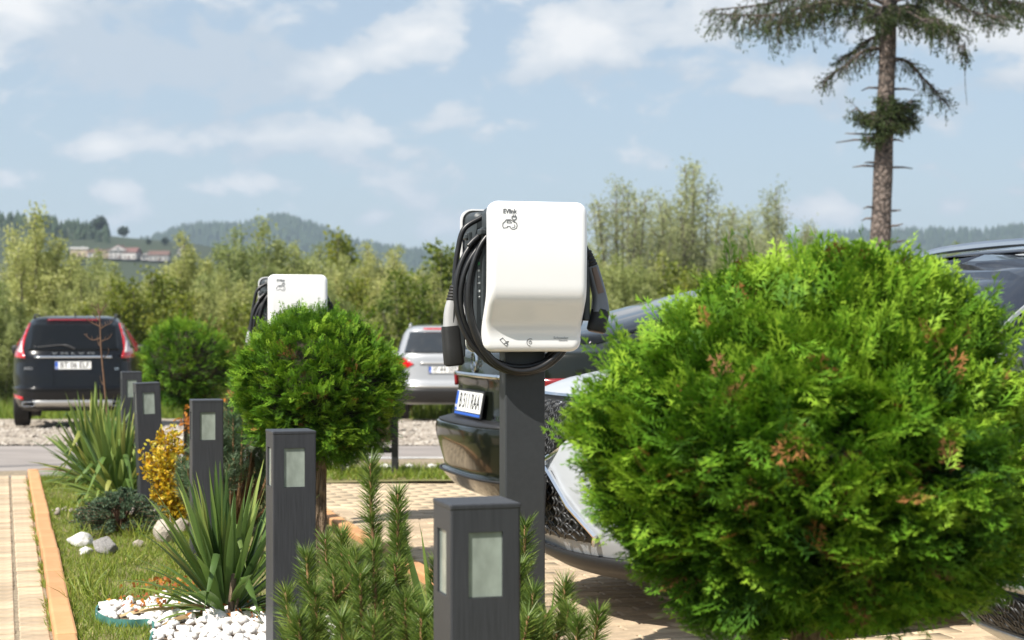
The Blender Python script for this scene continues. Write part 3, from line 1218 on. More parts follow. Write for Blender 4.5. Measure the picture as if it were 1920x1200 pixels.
def wallbox_cover(mb, rim=.030, fil=.022, r0=.036):
    """front cover: a grid over the rounded rectangle, rolled over at its edge, plus a turned-back rim"""
    hw0, hh = BW / 2, BH / 2

    def hw(z):
        q = abs(z - hh) - (hh - r0)
        return hw0 - r0 + math.sqrt(max(0, r0 * r0 - max(0, q) ** 2)) if q > 0 else hw0

    def depth(x, z):
        qx, qz = abs(x) - hw0 + r0, abs(z - hh) - hh + r0
        t = max(0, -(math.hypot(max(qx, 0), max(qz, 0)) + min(max(qx, qz), 0) - r0))
        d = box_depth(z)
        if t < fil:
            d -= .8 * (fil - math.sqrt(max(0, fil * fil - (fil - t) ** 2)))
        return d
    e = [0, .002, .006, .012, .020, .030, .045]
    zz = [q * .8 for q in e] + list(np.linspace(.045, BH - .045, 62)) + [BH - q * .8 for q in reversed(e)]
    te = [0, .004, .012, .026, .05, .08, .12, .16]
    tt = [-1 + q for q in te] + list(np.linspace(-.8, .8, 17)) + [1 - q for q in reversed(te)]
    V, F = [], []
    n = len(tt)
    for z in zz:
        for t in tt:
            x = t * max(.001, hw(z))
            V.append((x, -depth(x, z), z))
    for i in range(len(zz) - 1):
        for k in range(n - 1):
            F.append((i * n + k, i * n + k + 1, (i + 1) * n + k + 1, (i + 1) * n + k))
    bd = [k for k in range(n)] + [i * n + n - 1 for i in range(1, len(zz))] + [(len(zz) - 1) * n + k for k in range(n - 2, -1, -1)] + [i * n for i in range(len(zz) - 2, 0, -1)]
    m0 = len(V)
    for q in bd:
        x, y, z = V[q]
        V.append((x, -(box_depth(z) - rim), z))
    m1 = len(V)
    for q in bd:
        x, y, z = V[q]
        V.append((x * .97, -(box_depth(z) - rim), hh + (z - hh) * .98))
    L_ = len(bd)
    for k in range(L_):
        k2 = (k + 1) % L_
        F.append((bd[k], m0 + k, m0 + k2, bd[k2]))
        F.append((m0 + k, m1 + k, m1 + k2, m0 + k2))
    mb.raw(V, F)


def connector(parent, pts, dark):
    """charging plug hung in its holster: ribbed boot, grip, head and cap. pts: boot top, grip top, bend, head, end"""
    P = [Vector(p) for p in pts]
    root = None

    def sect(c, ax, a_, b_, n=4, m=16):
        ax = ax.normalized()
        s = Vector((0, 1, 0))
        s = (s - ax * s.dot(ax)).normalized()
        w = ax.cross(s)
        res = []
        for i in range(m):
            t = 2 * PI * i / m
            ct, st = math.cos(t), math.sin(t)
            res.append(c + w * (a_ * math.copysign(abs(ct) ** (2 / n), ct)) + s * (b_ * math.copysign(abs(st) ** (2 / n), st)))
        return res
    ax1 = (P[1] - P[0])
    mb = MB()
    rings = []
    nrib = 5
    for i in range(nrib * 2 + 1):
        t = i / (nrib * 2)
        r = .0125 + .007 * t + (.0028 if i % 2 else 0)
        rings.append(sect(P[0].lerp(P[1], t), ax1, r, r, 2))
    mb.loft(rings)
    boot = mb.obj('plug_boot', M['rubber'], parent, smooth=True)
    mb = MB()
    if dark:
        prof = [(0, .020, .021), (.25, .021, .022), (.5, .0215, .023), (.75, .025, .025), (1, .029, .028)]
    else:
        prof = [(0, .018, .020), (.25, .0215, .022), (.5, .023, .024), (.75, .024, .026), (1, .026, .028)]
    path_ = smooth_path([P[1], P[2], P[3]], 5)
    rings = []
    for i, c in enumerate(path_):
        t = i / (len(path_) - 1)
        a_ = np.interp(t, [q[0] for q in prof], [q[1] for q in prof])
        b_ = np.interp(t, [q[0] for q in prof], [q[2] for q in prof])
        ax = path_[min(i + 1, len(path_) - 1)] - path_[max(i - 1, 0)]
        rings.append(sect(c, ax, a_, b_, 3.2))
    mb.loft(rings)
    body = mb.obj('plug_grip', M['plug_slate'] if dark else M['plug_grey'], parent, smooth=True)
    # dark seam / inset on the grip
    ax2 = (P[3] - P[1]).normalized()
    mb = MB()
    if dark:
        mid = P[1].lerp(P[2], .75)
        mb.loft([sect(P[1].lerp(P[2], t) + Vector((0, -.013, 0)), P[2] - P[1], .010 + .004 * t, .012, 3, 12) for t in (.05, .35, .7, 1.0)])
        mb.obj('grip_inlay', M['plug_face'], body, smooth=True)
    else:
        mb.box(P[1].lerp(P[3], .5) + Vector((0, -.0245, 0)), (.003, .003, (P[3] - P[1]).length * .92), .001, rot=ax2.to_track_quat('Z', 'Y').to_matrix())
        mb.obj('grip_seam', M['black_trim'], body)
    mb = MB()
    axh = P[4] - P[3]
    hr = .0305
    nn = 2 if dark else 3.4
    mb.loft([sect(P[3].lerp(P[4], t), axh, hr * k, hr * k * (1.0 if dark else .95), nn, 20) for t, k in ((-.12, .93), (0, 1.0), (.45, 1.02), (.5, 1.05), (.95, 1.06), (1.0, 1.0))])
    head = mb.obj('plug_head', M['rubber'], parent, smooth=True)
    mb = MB()
    mb.loft([sect(P[4] + axh.normalized() * .001, axh, hr * .9, hr * .9 * (1 if dark else .95), nn, 20), sect(P[4] + axh.normalized() * .004, axh, hr * .84, hr * .84, nn, 20)])
    mb.obj('plug_face', M['plug_face'] if dark else M['rubber'], head, smooth=True)


def polyline_mark(mb, pts, w, y):
    """flat printed line as a thin ribbon in the plane y"""
    for (x1, z1), (x2, z2) in zip(pts[:-1], pts[1:]):
        d = Vector((x2 - x1, 0, z2 - z1))
        L_ = d.length
        if L_ < 1e-6:
            continue
        mb.box(Vector(((x1 + x2) / 2, y, (z1 + z2) / 2)), (L_ + w * .8, .0006, w), 0, rot=Matrix.Rotation(-math.atan2(z2 - z1, x2 - x1), 3, 'Y'))


def arc(cx, cz, r, a0, a1, n=10):
    return [(cx + r * math.cos(R(a0 + (a1 - a0) * i / n)), cz + r * math.sin(R(a0 + (a1 - a0) * i / n))) for i in range(n + 1)]


def make_wallbox(root, y0, facing, zb):
    """facing -1: towards local -y (the side seen here); +1: the unit on the back of the post"""
    grp = bpy.data.objects.new('wallbox', None)
    link(grp, root)
    grp.location = (0, y0, zb)
    grp.rotation_euler.z = 0 if facing < 0 else PI
    grp.empty_display_size = .1
    mb = MB()
    wallbox_cover(mb)
    cover = mb.obj('cover', M['white_gloss'], grp, smooth=True)
    mb = MB()
    n = 10
    rings = []
    for y, ins in ((.0, .022), (-.012, .014), (-.4, .012)):
        ring = []
        for x, z in rrect(BW - 2 * ins, BH - 2 * ins, .026, n):
            zz = z + BH / 2
            yy = y if y > -.1 else -(box_depth(zz) - .018)
            ring.append((x, yy, zz))
        rings.append(ring)
    mb.loft(rings)
    mb.obj('back_shell', M['shell'], grp, smooth=True)
    # cooling ribs and hook down the side of the shell
    for sx in (-1, 1):
        MB().box((sx * (BW / 2 - .008), -.045, BH * .52), (.012, .03, .30), .003).obj('side_rib', M['shell'], grp)
        MB().box((sx * (BW / 2 - .004), -.05, BH * .80), (.026, .035, .022), .006).obj('cable_hook', M['shell'], grp)
    if facing < 0:
        def surf(x, z):
            return -(box_depth(z) + .0006)
        k = BW / 184          # metres per photo pixel on the cover
        def px(x, y):         # photo pixel -> cover coordinates
            return ((x - 1004) * k, (660 - y) * (BH / 280))
        x, z = px(948.5, 400)
        text_mesh('EVlink', .020, M['print'], grp, frame((x + .002, surf(x, z), z), (1, 0, 0), (0, 0, 1)), width=.044, bold=.0003)
        mb = MB()
        q = lambda a_: [px(*p) for p in a_]
        x, z = px(950, 420)
        yy = surf(x, z)
        wline = .0022
        # car outline with the cord running to a plug above its roof
        polyline_mark(mb, q([(945, 430), (938, 431), (936.5, 427), (937, 422), (940, 419.5), (943, 415.5), (951, 415.2), (958, 420)]), wline, yy)
        polyline_mark(mb, q([(945, 430), (945, 428), (950, 428), (951, 430.5)]), wline, yy)
        polyline_mark(mb, q([(945, 417.5), (950, 417.5), (953, 421), (944.5, 421), (945, 417.5)]), wline * .8, yy)
        polyline_mark(mb, q([(951, 430.5), (954, 433), (958, 433), (962, 430.5), (963, 426), (962, 422), (957.5, 418), (957, 415)]), wline, yy)
        polyline_mark(mb, q([(954, 430), (958, 429.5), (959, 426.5), (957.5, 424.5)]), wline * .8, yy)
        polyline_mark(mb, q([(953.5, 409.5), (953.5, 413), (955.5, 415.5), (959, 415.5), (961.5, 413), (961.5, 409.5), (953.5, 409.5)]), wline, yy)
        polyline_mark(mb, q([(955.7, 409), (955.7, 405.8)]), wline, yy)
        polyline_mark(mb, q([(959.3, 409), (959.3, 405.8)]), wline, yy)
        mb.obj('car_symbol', M['print'], grp)
        # card-reader symbol
        x, z = px(950, 642)
        yy = surf(x, z)
        mb = MB()
        polyline_mark(mb, q([(942, 637), (947, 633.5), (954, 641.5), (949, 645), (942, 637)]), .0018, yy)
        polyline_mark(mb, q([(950, 645.5), (954, 649), (957, 645), (952, 643)]), .0018, yy)
        polyline_mark(mb, q([(953, 640.5), (958, 640), (955, 643.5)]), .0018, yy)
        mb.obj('card_symbol', M['print'], grp)
        # start button
        x, z = px(998.5, 642)
        mb = MB()
        polyline_mark(mb, arc(x, z, .0115, 60, 270, 16), .0016, surf(x, z))
        polyline_mark(mb, arc(x, z, .0048, 120, 420, 14), .0013, surf(x, z))
        polyline_mark(mb, [(x, z + .001), (x, z + .0065)], .0013, surf(x, z))
        mb.obj('start_button', M['print'], grp)
        x, z = px(1056, 634)
        text_mesh('Schneider', .0125, M['print_soft'], grp, frame((x, surf(x, z), z), (1, 0, 0), (0, 0, 1)), width=.050)
        x, z = px(1058, 638.5)
        text_mesh('Electric', .0062, M['print_soft'], grp, frame((x + .004, surf(x, z), z), (1, 0, 0), (0, 0, 1)), width=.028)
    return grp


def make_station():
    root = empty('charging_station', (0, 0, 0))
    ZB = 1.066
    mb = MB()
    mb.box((0, 0, .74), (.136, .075, 1.48), .005, seg=2)
    mb.obj('post', M['post'], root)
    MB().box((0, 0, .006), (.22, .18, .012), .003).obj('base_plate', M['post'], root)
    make_wallbox(root, -.040, -1, ZB)
    make_wallbox(root, .040, 1, ZB - .006)
    # rating plate between the two units, seen at the left side
    MB().box((-.158, -.052, ZB + .235), (.0025, .045, .13), .0005).obj('rating_plate', M['shell'], root)
    for i, (zz, hh, m_) in enumerate(((.285, .014, 'sticker_green'), (.262, .010, 'sticker'), (.242, .008, 'sticker'), (.222, .010, 'sticker'), (.196, .012, 'sticker'), (.178, .006, 'sticker'))):
        MB().box((-.1605, -.052, ZB + zz), (.002, .030 - .004 * (i % 3), hh * .6), .0003).obj('rating_line', M[m_], root)
    # charging lead of the front unit, hung round the shell in loops
    def loops(nturn, y0, y1, rx, rz, cx, cz, seed, a0=140, a1=None):
        rnd = random.Random(seed)
        pts = []
        tot = nturn * 360
        n = int(nturn * 30)
        wob = [(-.95, .35, -.35, 1.0, .05, -.7, .6, -.1)[(q + seed) % 8] for q in range(int(nturn) + 3)]
        for i in range(n + 1):
            t = i / n
            ang = R(a0 - tot * t)
            turn = t * nturn
            k = int(turn)
            wv = wob[k] * (1 - (turn - k)) + wob[k + 1] * (turn - k)
            ex = rx * (1 + .15 * wv)
            ez = rz * (1 + .10 * wob[(k + 1) % len(wob)] * (1 - (turn - k)) + .10 * wob[(k + 2) % len(wob)] * (turn - k))
            x = cx + ex * math.cos(ang) - (.03 * max(0, -math.sin(ang)) * 0)
            z = cz + ez * math.sin(ang)
            if z > cz + .19:
                z = cz + .19 + (z - cz - .19) * .55
            y = y0 + (y1 - y0) * (.5 + .5 * math.sin(turn * 2.4 + seed))
            pts.append(Vector((x, y, z)))
        return pts
    lp = loops(5.4, -.055, -.100, .203, .246, -.026, ZB + .180, 3)
    endp = Vector((.186, -.085, ZB + .345))
    mb = MB()
    mb.tube(smooth_path(lp, 2), .0090, 10)
    mb.obj('cable', M['cable'], root, smooth=True)
    lp2 = loops(1.6, .03, -.02, .200, .236, -.016, ZB + .182, 8, a0=160)
    mb = MB()
    mb.tube(smooth_path(lp2, 2), .0090, 10)
    mb.obj('cable', M['cable'], root, smooth=True)
    # leads up to the plugs
    mb = MB()
    mb.tube(smooth_path([(.12, -.07, ZB + .43), (.165, -.08, ZB + .39), (.185, -.09, ZB + .345), (.194, -.092, ZB + .325)], 6), .0090, 10)
    mb.obj('cable', M['cable'], root, smooth=True)
    connector(root, [(.192, -.092, ZB + .328), (.208, -.095, ZB + .278), (.232, -.098, ZB + .19), (.236, -.10, ZB + .130), (.222, -.10, ZB + .066)], True)
    # black holster behind the right plug
    MB().box((.188, -.085, ZB + .20), (.022, .05, .20), .006).obj('holster', M['shell'], root)
    mb = MB()
    mb.tube(smooth_path([(-.13, .02, ZB + .44), (-.19, .025, ZB + .40), (-.210, .03, ZB + .33), (-.219, .03, ZB + .26), (-.222, .03, ZB + .205)], 6), .0090, 10)
    mb.obj('cable', M['cable'], root, smooth=True)
    connector(root, [(-.222, .03, ZB + .215), (-.228, .03, ZB + .165), (-.233, .03, ZB + .12), (-.233, .03, ZB + .070), (-.222, .03, ZB - .042)], False)
    MB().box((-.205, .03, ZB + .05), (.03, .05, .14), .006).obj('holster', M['shell'], root)
    return root


st = make_station()
st.location = (atp(979, 700, 5.60).x, 5.60, 0)
st.rotation_euler.z = THETA
tag(st, 'white two-sided charging station on grey post in the centre foreground', 'charger', 'electric car charging stations')
st2 = copy_tree(st)
st2.location = (atp(548, 700, 9.60).x, 9.60, -.12)
st2.rotation_euler.z = THETA + .02
tag(st2, 'farther white charging station rising behind the middle topiary ball', 'charger', 'electric car charging stations')

# ================================================================== planting
def spray_template(seed, n=8, sub=True):
    """flat scale-leaf spray: axis along +z, length 1; quads (kites)"""
    rnd = random.Random(seed)
    V, F, T = [], [], []

    def kite(p, d, L_, w, bend, t0):
        d = d.normalized()
        s = Vector((d.z, 0, -d.x))
        k = len(V)
        q = p + d * L_ + Vector((0, bend * L_, 0))
        m_ = p + d * L_ * .55 + Vector((0, bend * L_ * .3, 0))
        V.extend([p, m_ + s * w, q, m_ - s * w])
        F.append((k, k + 1, k + 2, k + 3))
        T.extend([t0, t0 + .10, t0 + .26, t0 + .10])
    kite(Vector((0, 0, 0)), Vector((0, 0, 1)), 1.0, .030, rnd.uniform(-.15, .15), -.10)
    for i in range(n):
        t = .10 + .78 * i / (n - 1)
        sd = 1 if i % 2 else -1
        an = R(rnd.uniform(32, 52)) * sd
        L_ = (.52 * (1 - .62 * t) + .08) * rnd.uniform(.8, 1.15)
        p = Vector((0, .02 * rnd.uniform(-1, 1), t))
        d = Vector((math.sin(an), 0, math.cos(an)))
        bend = rnd.uniform(-.25, .25)
        kite(p, d, L_, .030, bend, -.08 + .12 * t)
        if sub:
            for s2 in (-1, 1):
                an2 = an + s2 * R(rnd.uniform(26, 42))
                kite(p + d * L_ * rnd.uniform(.3, .5), Vector((math.sin(an2), 0, math.cos(an2))), L_ * .62, .026, bend + rnd.uniform(-.1, .1), -.02 + .12 * t)
    return np.array([tuple(v) for v in V]), np.array(F), np.array(T)


SPR = [spray_template(s) for s in range(4)]
SPR_LOW = [spray_template(s, 6, False) for s in range(10, 13)]


def lump(d, seed):
    """low-frequency outline noise for unit directions d (N,3)"""
    r = np.random.default_rng(seed)
    o = np.zeros(len(d))
    for f, am in ((2.2, .030), (4.5, .022), (9, .018)):
        for _ in range(3):
            k = r.normal(size=3) * f
            o += am * np.sin(d @ k + r.uniform(0, 6))
    return o


def topiary(label, loc, rr, rz, zc, n, slen, seed, brown=.03, spots=(), trunk_r=.036, low=False):
    root = empty('topiary_tree', loc)
    tag(root, label, 'topiary', 'clipped conifer balls on short trunks')
    a = NP()
    # tufts: most sprays grow in fans round shared twigs, some proud, some set back, with gaps between
    ncl = n // 12
    dc = RNG.normal(size=(ncl, 3))
    dc /= np.linalg.norm(dc, axis=1)[:, None]
    rc = 1 + 1.2 * lump(dc, seed) + RNG.normal(0, .034, ncl) - .10 * (RNG.random(ncl) < .22)
    axc = dc * .95 + np.array([0, 0, .34]) + RNG.normal(0, .28, (ncl, 3))
    axc /= np.linalg.norm(axc, axis=1)[:, None]
    tc_ = RNG.normal(0, .13, ncl)
    ci = RNG.integers(0, ncl, n)
    loose = RNG.random(n) < .30
    d = dc[ci] + RNG.normal(0, 1, (n, 3)) * (.055 * .44 / rr)
    dl = RNG.normal(size=(n, 3))
    d[loose] = dl[loose]
    d /= np.linalg.norm(d, axis=1)[:, None]
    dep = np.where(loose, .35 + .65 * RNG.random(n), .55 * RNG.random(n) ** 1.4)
    rad = np.where(loose, 1 + 1.2 * lump(d, seed), rc[ci]) * (1.0 - .24 * dep)
    P = d * np.array([rr, rr, rz]) * rad[:, None]
    ln = slen * RNG.uniform(.6, 1.25, n)
    ax = np.where(loose[:, None], d * .9 + np.array([0, 0, .35]), axc[ci]) + RNG.normal(0, .30, (n, 3))
    ax /= np.linalg.norm(ax, axis=1)[:, None]
    P -= ax * ln[:, None] * .72
    t = .64 + np.where(loose, 0, tc_[ci]) + .10 * RNG.normal(size=n) - .55 * dep ** 1.3 + .06 * d[:, 2]  # inner sprays tinted darker: gap shade put into leaf colour; upper ones lighter
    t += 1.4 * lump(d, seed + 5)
    isb = RNG.random(n) < brown
    for (sx, sz, sr, pr) in spots:
        q = np.stack([P[:, 0] / rr, P[:, 2] / rz], 1)
        isb |= (np.hypot(q[:, 0] - sx, q[:, 1] - sz) < sr) & (P[:, 1] < 0) & (RNG.random(n) < pr)
    # flat sprays lie in shelves: their faces look up, their tips point out
    nrm = np.array([0, 0, 1.0]) + RNG.normal(0, .34, (n, 3)) + d * .25
    xx = np.cross(nrm, ax)
    xx /= np.linalg.norm(xx, axis=1)[:, None] + 1e-9
    Mx = np.stack([xx, np.cross(ax, xx), ax], axis=2) * ln[:, None, None]
    tem = SPR_LOW if low else SPR
    which = RNG.integers(0, len(tem), n)
    keep_ = (d[:, 1] < .2) | (RNG.random(n) < .40)        # thinner growth on the north side
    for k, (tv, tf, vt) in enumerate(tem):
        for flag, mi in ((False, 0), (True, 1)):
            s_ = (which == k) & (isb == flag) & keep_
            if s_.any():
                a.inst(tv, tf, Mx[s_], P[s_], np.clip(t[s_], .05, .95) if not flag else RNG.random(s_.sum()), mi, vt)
    # stray long shoots that escaped the shears
    m_ = 34
    d2 = RNG.normal(size=(m_, 3))
    d2[:, 2] = np.abs(d2[:, 2]) * 1.3 + .8
    d2 /= np.linalg.norm(d2, axis=1)[:, None]
    ax2 = d2 + np.array([0, 0, .5]) + RNG.normal(0, .3, (m_, 3))
    ax2 /= np.linalg.norm(ax2, axis=1)[:, None]
    L2 = slen * RNG.uniform(.9, 1.6, m_)
    M2 = rot_axis(ax2) * L2[:, None, None]
    M2[:, :, 0] *= .6
    a.inst(tem[0][0], tem[0][1], M2, d2 * np.array([rr, rr, rz]) * .97, np.full(m_, .62), 0, tem[0][2])
    crown = obj_from('crown', a.mesh('crown'), root, [M['thuja'], M['thuja_brown']])
    crown.location = (0, 0, zc)
    # dead inner twigs as one solid core, coloured darker for shade in the gaps
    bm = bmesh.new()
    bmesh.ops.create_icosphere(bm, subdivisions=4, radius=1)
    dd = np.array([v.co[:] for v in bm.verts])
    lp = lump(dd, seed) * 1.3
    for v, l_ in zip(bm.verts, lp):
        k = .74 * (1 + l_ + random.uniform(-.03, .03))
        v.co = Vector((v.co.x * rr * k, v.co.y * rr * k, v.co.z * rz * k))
    me = bpy.data.meshes.new('shaded_twig_core')
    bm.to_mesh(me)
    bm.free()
    o = obj_from('shaded_twig_core', me, root, [M['thuja_core']])
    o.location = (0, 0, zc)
    a = NP()
    for k in range(3):
        an = k * 2.1 + seed
        off = Vector((math.cos(an), math.sin(an), 0)) * trunk_r * .5
        pts = [off * 1.5 + Vector((0, 0, -.03)), off + Vector((0, 0, .15)), off * .9 + Vector((0, 0, zc * .5)), off * 1.8 + Vector((0, 0, zc - rz * .4)), off * 4 + Vector((0, 0, zc))]
        a.tube(smooth_path(pts, 5), np.linspace(trunk_r * .85, trunk_r * .5, 21), 9)
    o = obj_from('trunk', a.mesh('trunk', True), root, [M['thuja_wood']])
    return root


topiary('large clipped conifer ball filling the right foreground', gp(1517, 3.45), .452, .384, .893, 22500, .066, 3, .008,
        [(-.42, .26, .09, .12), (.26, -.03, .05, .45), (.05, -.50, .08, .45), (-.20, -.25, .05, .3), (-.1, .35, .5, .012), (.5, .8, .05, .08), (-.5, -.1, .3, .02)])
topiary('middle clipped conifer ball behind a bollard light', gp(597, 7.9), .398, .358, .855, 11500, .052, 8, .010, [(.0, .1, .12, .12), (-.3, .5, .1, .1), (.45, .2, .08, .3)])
topiary('farthest clipped conifer ball beside the black car', gp(354, 13.0), .375, .362, .845, 8000, .056, 14, .012, low=True)


# ---- yuccas
def leaf_strip(a, base, az, el, L_, w, droop, tint, mi=0, twist=0.0, seg=8, kink=None):
    d = Vector((math.cos(az) * math.cos(el), math.sin(az) * math.cos(el), math.sin(el)))
    side = Vector((-math.sin(az), math.cos(az), 0))
    p = Vector(base)
    V = []
    for i in range(seg + 1):
        t = i / seg
        ww = w * (0.45 + 1.1 * t) if t < .35 else w * (.835 + .165 * math.cos((t - .35) / .65 * PI)) * (1 if t < .6 else max(0.02, ((1 - t) / .4) ** .75))
        n = side.cross(d).normalized()
        s2 = (side * math.cos(twist * t) + n * math.sin(twist * t))
        V.extend([p - s2 * ww * .5 + n * ww * .16, p, p + s2 * ww * .5 + n * ww * .16])
        step = L_ / seg
        p = p + d * step
        dr = droop / seg * (.4 + 1.2 * t)
        if kink and abs(t - kink) < .5 / seg:
            dr += 1.3
        ax = side
        d = (d - Vector((0, 0, 1)) * dr).normalized()
    F = []
    for i in range(seg):
        k = i * 3
        F += [(k, k + 1, k + 4, k + 3), (k + 1, k + 2, k + 5, k + 4)]
    tt = np.repeat(np.linspace(tint - .08, tint + .08, seg + 1), 3)
    a.add([tuple(v) for v in V], F, tt, mi)


def yucca(label, loc, n, L_, w, seed, spread=1.0, dry=6, bias=None, kinks=.1, group='spiky yucca plants in the strip'):
    rnd = random.Random(seed)
    root = empty('yucca_plant', loc)
    tag(root, label, 'yucca', group)
    a = NP()
    for i in range(n):
        t = i / n
        az = i * 2.39996 + rnd.uniform(-.3, .3)
        el = R(86 - 74 * t ** 1.2 * spread + rnd.uniform(-8, 8))
        l_ = L_ * (.72 + .36 * math.sin(PI * min(1, t + .2))) * rnd.uniform(.75, 1.12)
        rb = .012 + .045 * t
        base = (math.cos(az) * rb, math.sin(az) * rb, .03 + .05 * (1 - t))
        tint = min(.92, max(.02, (.42 + (.12 if kinks > .12 else 0)) + rnd.gauss(0, .24) + (.25 if rnd.random() < .12 * t * 2 else 0)))
        leaf_strip(a, base, az, el, l_, w * rnd.uniform(.75, 1.15), rnd.uniform(.05, .5) + .75 * t * t, tint, 0, rnd.uniform(-.6, .6), kink=(rnd.uniform(.35, .7) if rnd.random() < kinks * (.3 + t) else None))
    o = obj_from('leaves', a.mesh('leaves', True), root, [M['yucca']])
    if dry:
        a = NP()
        for i in range(dry):
            az = rnd.uniform(0, 2 * PI)
            leaf_strip(a, (math.cos(az) * .04, math.sin(az) * .04, .04), az, R(rnd.uniform(4, 28)), L_ * rnd.uniform(.5, .95), w * .55, rnd.uniform(.5, 1.1), rnd.random(), 0, rnd.uniform(-1.5, 1.5))
        obj_from('dry_leaves', a.mesh('dry_leaves', True), root, [M['yucca_dry']])
    return root


fy = yucca('large green yucca on white pebbles in the front left', gp(425, 6.62), 125, .50, .037, 2, 1.05, 9)
a = NP()
a.tube(smooth_path([(.03, -.10, .0), (.034, -.10, .08), (.045, -.102, .20)], 4), [.012, .012, .012, .0125, .013, .0125, .012, .0115, .011], 9)
a.tube(smooth_path([(.05, -.12, .0), (.055, -.12, .06), (.065, -.12, .12)], 4), .005, 6)
obj_from('dead_stem', a.mesh('dead_stem', True), fy, [M['thuja_wood']])
yucca('yucca with drooping yellowed leaves beside the tilted bollard', gp(222, 10.7), 150, .56, .042, 5, 1.15, 5, kinks=.45)
yucca('far yucca growing around the bare sapling', gp(180, 12.1), 130, .58, .044, 9, 1.0, 4, kinks=.15)
yucca('small yucca with few upright leaves behind the mountain pine', gp(842, 5.25), 16, .52, .030, 31, .45, 0, kinks=0)
yucca('young yucca leaning against the foot of the charger post', gp(1010, 5.15), 7, .40, .020, 77, .75, 0, kinks=0)

# flower-bed rim near the left yucca: small pinkish gravel
a = NP()
n = 420
c = gp(245, 10.25)
tvs = np.array([v.co[:] for v in me0.vertices])
tfs = np.array([tuple(p.vertices) for p in me0.polygons])
sc_ = RNG.uniform(.008, .02, n)
a.inst(tvs, tfs, rot_axis(RNG.normal(size=(n, 3))) * sc_[:, None, None], np.stack([RNG.normal(c.x, .16, n), RNG.normal(c.y, .16, n), .035 + sc_ * .4], 1), RNG.random(n) * .7)
tag(obj_from('pink_gravel', a.mesh('pink_gravel', True), None, [M['orange_leaf'] if False else M['gravel']]), 'small pinkish gravel under the yellowed yucca', 'gravel', kind='stuff')


# ---- pines
def needles_along(a, pts, n, L_, w, fwd, tlo, thi, mi=0):
    P = np.array([tuple(p) for p in pts])
    T = np.gradient(P, axis=0)
    T /= np.linalg.norm(T, axis=1)[:, None] + 1e-9
    k = RNG.random(n) * (len(P) - 1.001)
    i = k.astype(int)
    f = (k - i)[:, None]
    pos = P[i] * (1 - f) + P[i + 1] * f
    tan = T[i]
    rnd = RNG.normal(size=(n, 3))
    out = rnd - tan * np.sum(rnd * tan, axis=1)[:, None]
    out /= np.linalg.norm(out, axis=1)[:, None]
    fw = fwd + .9 * (k / len(P)) ** 6
    ax = out + tan * (fw + RNG.normal(0, .15, n))[:, None]
    ax /= np.linalg.norm(ax, axis=1)[:, None]
    ln = L_ * RNG.uniform(.7, 1.1, n)
    Mx = rot_axis(ax)
    S = np.stack([np.full(n, w), np.full(n, w), ln], 1)
    tv = np.array([(-.5, 0, 0), (.5, 0, 0), (.42, .5, .6), (-.42, .5, .6), (0, .2, 1), (0, .2, 1)], dtype=float)
    tf = np.array([(0, 1, 2, 3), (3, 2, 4, 5)])
    a.inst(tv, tf, Mx * S[:, None, :], pos, np.clip(RNG.normal((tlo + thi) / 2, (thi - tlo) / 3, n), 0, 1), mi)


def pine(label, loc, stems, nl, per_m, seed, needle='needle', nw=.0022, group='mountain pines in the planting strip', sr=.0055):
    """stems: list of (dx, dy, height, lean) of each candle tip"""
    rnd = random.Random(seed)
    root = empty('mountain_pine', loc)
    tag(root, label, 'pine', group)
    a, w = NP(), NP()
    for (dx, dy, h) in stems:
        tip = Vector((dx, dy, h))
        r0 = Vector((dx * .18, dy * .18, .02))
        mid = Vector((dx * .78, dy * .78, h * .45))
        pts = smooth_path([r0, mid, Vector((dx * .96, dy * .96, h * .75)), tip], 7)
        n = len(pts)
        w.tube(pts, np.linspace(sr * 1.9, sr * .7, n), 6)
        Lf = sum((pts[i + 1] - pts[i]).length for i in range(n - 1))
        k0 = int(n * max(.12, 1 - .36 / max(.2, Lf)))
        foli = pts[k0:]
        L2 = sum((foli[i + 1] - foli[i]).length for i in range(len(foli) - 1))
        needles_along(a, foli, int(per_m * L2), nl, nw, .75, .15, .8)
        # crowded side shoots
        for s_ in range(rnd.randint(0, 2)):
            q = pts[rnd.randint(int(n * .45), int(n * .8))]
            an = rnd.uniform(0, 2 * PI)
            e = q + Vector((math.cos(an) * .07, math.sin(an) * .07, rnd.uniform(.07, .13)))
            sp = smooth_path([q, q.lerp(e, .5) + Vector((math.cos(an) * .015, math.sin(an) * .015, -.01)), e], 4)
            w.tube(sp, np.linspace(sr, sr * .6, len(sp)), 5)
            needles_along(a, sp[1:], int(per_m * .11), nl * .9, nw, .8, .2, .95)
    obj_from('needles', a.mesh('needles'), root, [M[needle]])
    obj_from('branches', w.mesh('branches', True), root, [M['shoot']])
    return root


# candle tips of the front pine, read off as (px, py, depth) and placed where they stand
tips = [(694, 868, 4.72), (745, 925, 4.62), (640, 1000, 4.75), (575, 1040, 4.6), (590, 1110, 4.35), (625, 1075, 4.4), (700, 1030, 4.4), (785, 1045, 4.45),
        (675, 1075, 4.2), (560, 1160, 4.2), (700, 1170, 4.05), (640, 1160, 4.1), (760, 1120, 4.2), (745, 1000, 4.9), (610, 1010, 5.0), (668, 960, 4.95), (790, 1150, 4.0),
        (985, 985, 4.75), (975, 1060, 4.6), (1000, 1110, 4.45), (1060, 1092, 4.55), (1122, 1148, 4.45), (1085, 1165, 4.3), (1040, 1180, 4.2), (1000, 1170, 4.2), (930, 1120, 4.5), (860, 1100, 4.6), (880, 1000, 4.9), (540, 1190, 4.3), (655, 1040, 4.6), (720, 1100, 4.5), (590, 1190, 4.0), (820, 1060, 4.75), (960, 1180, 4.2)]
c = gp(812, 4.55)
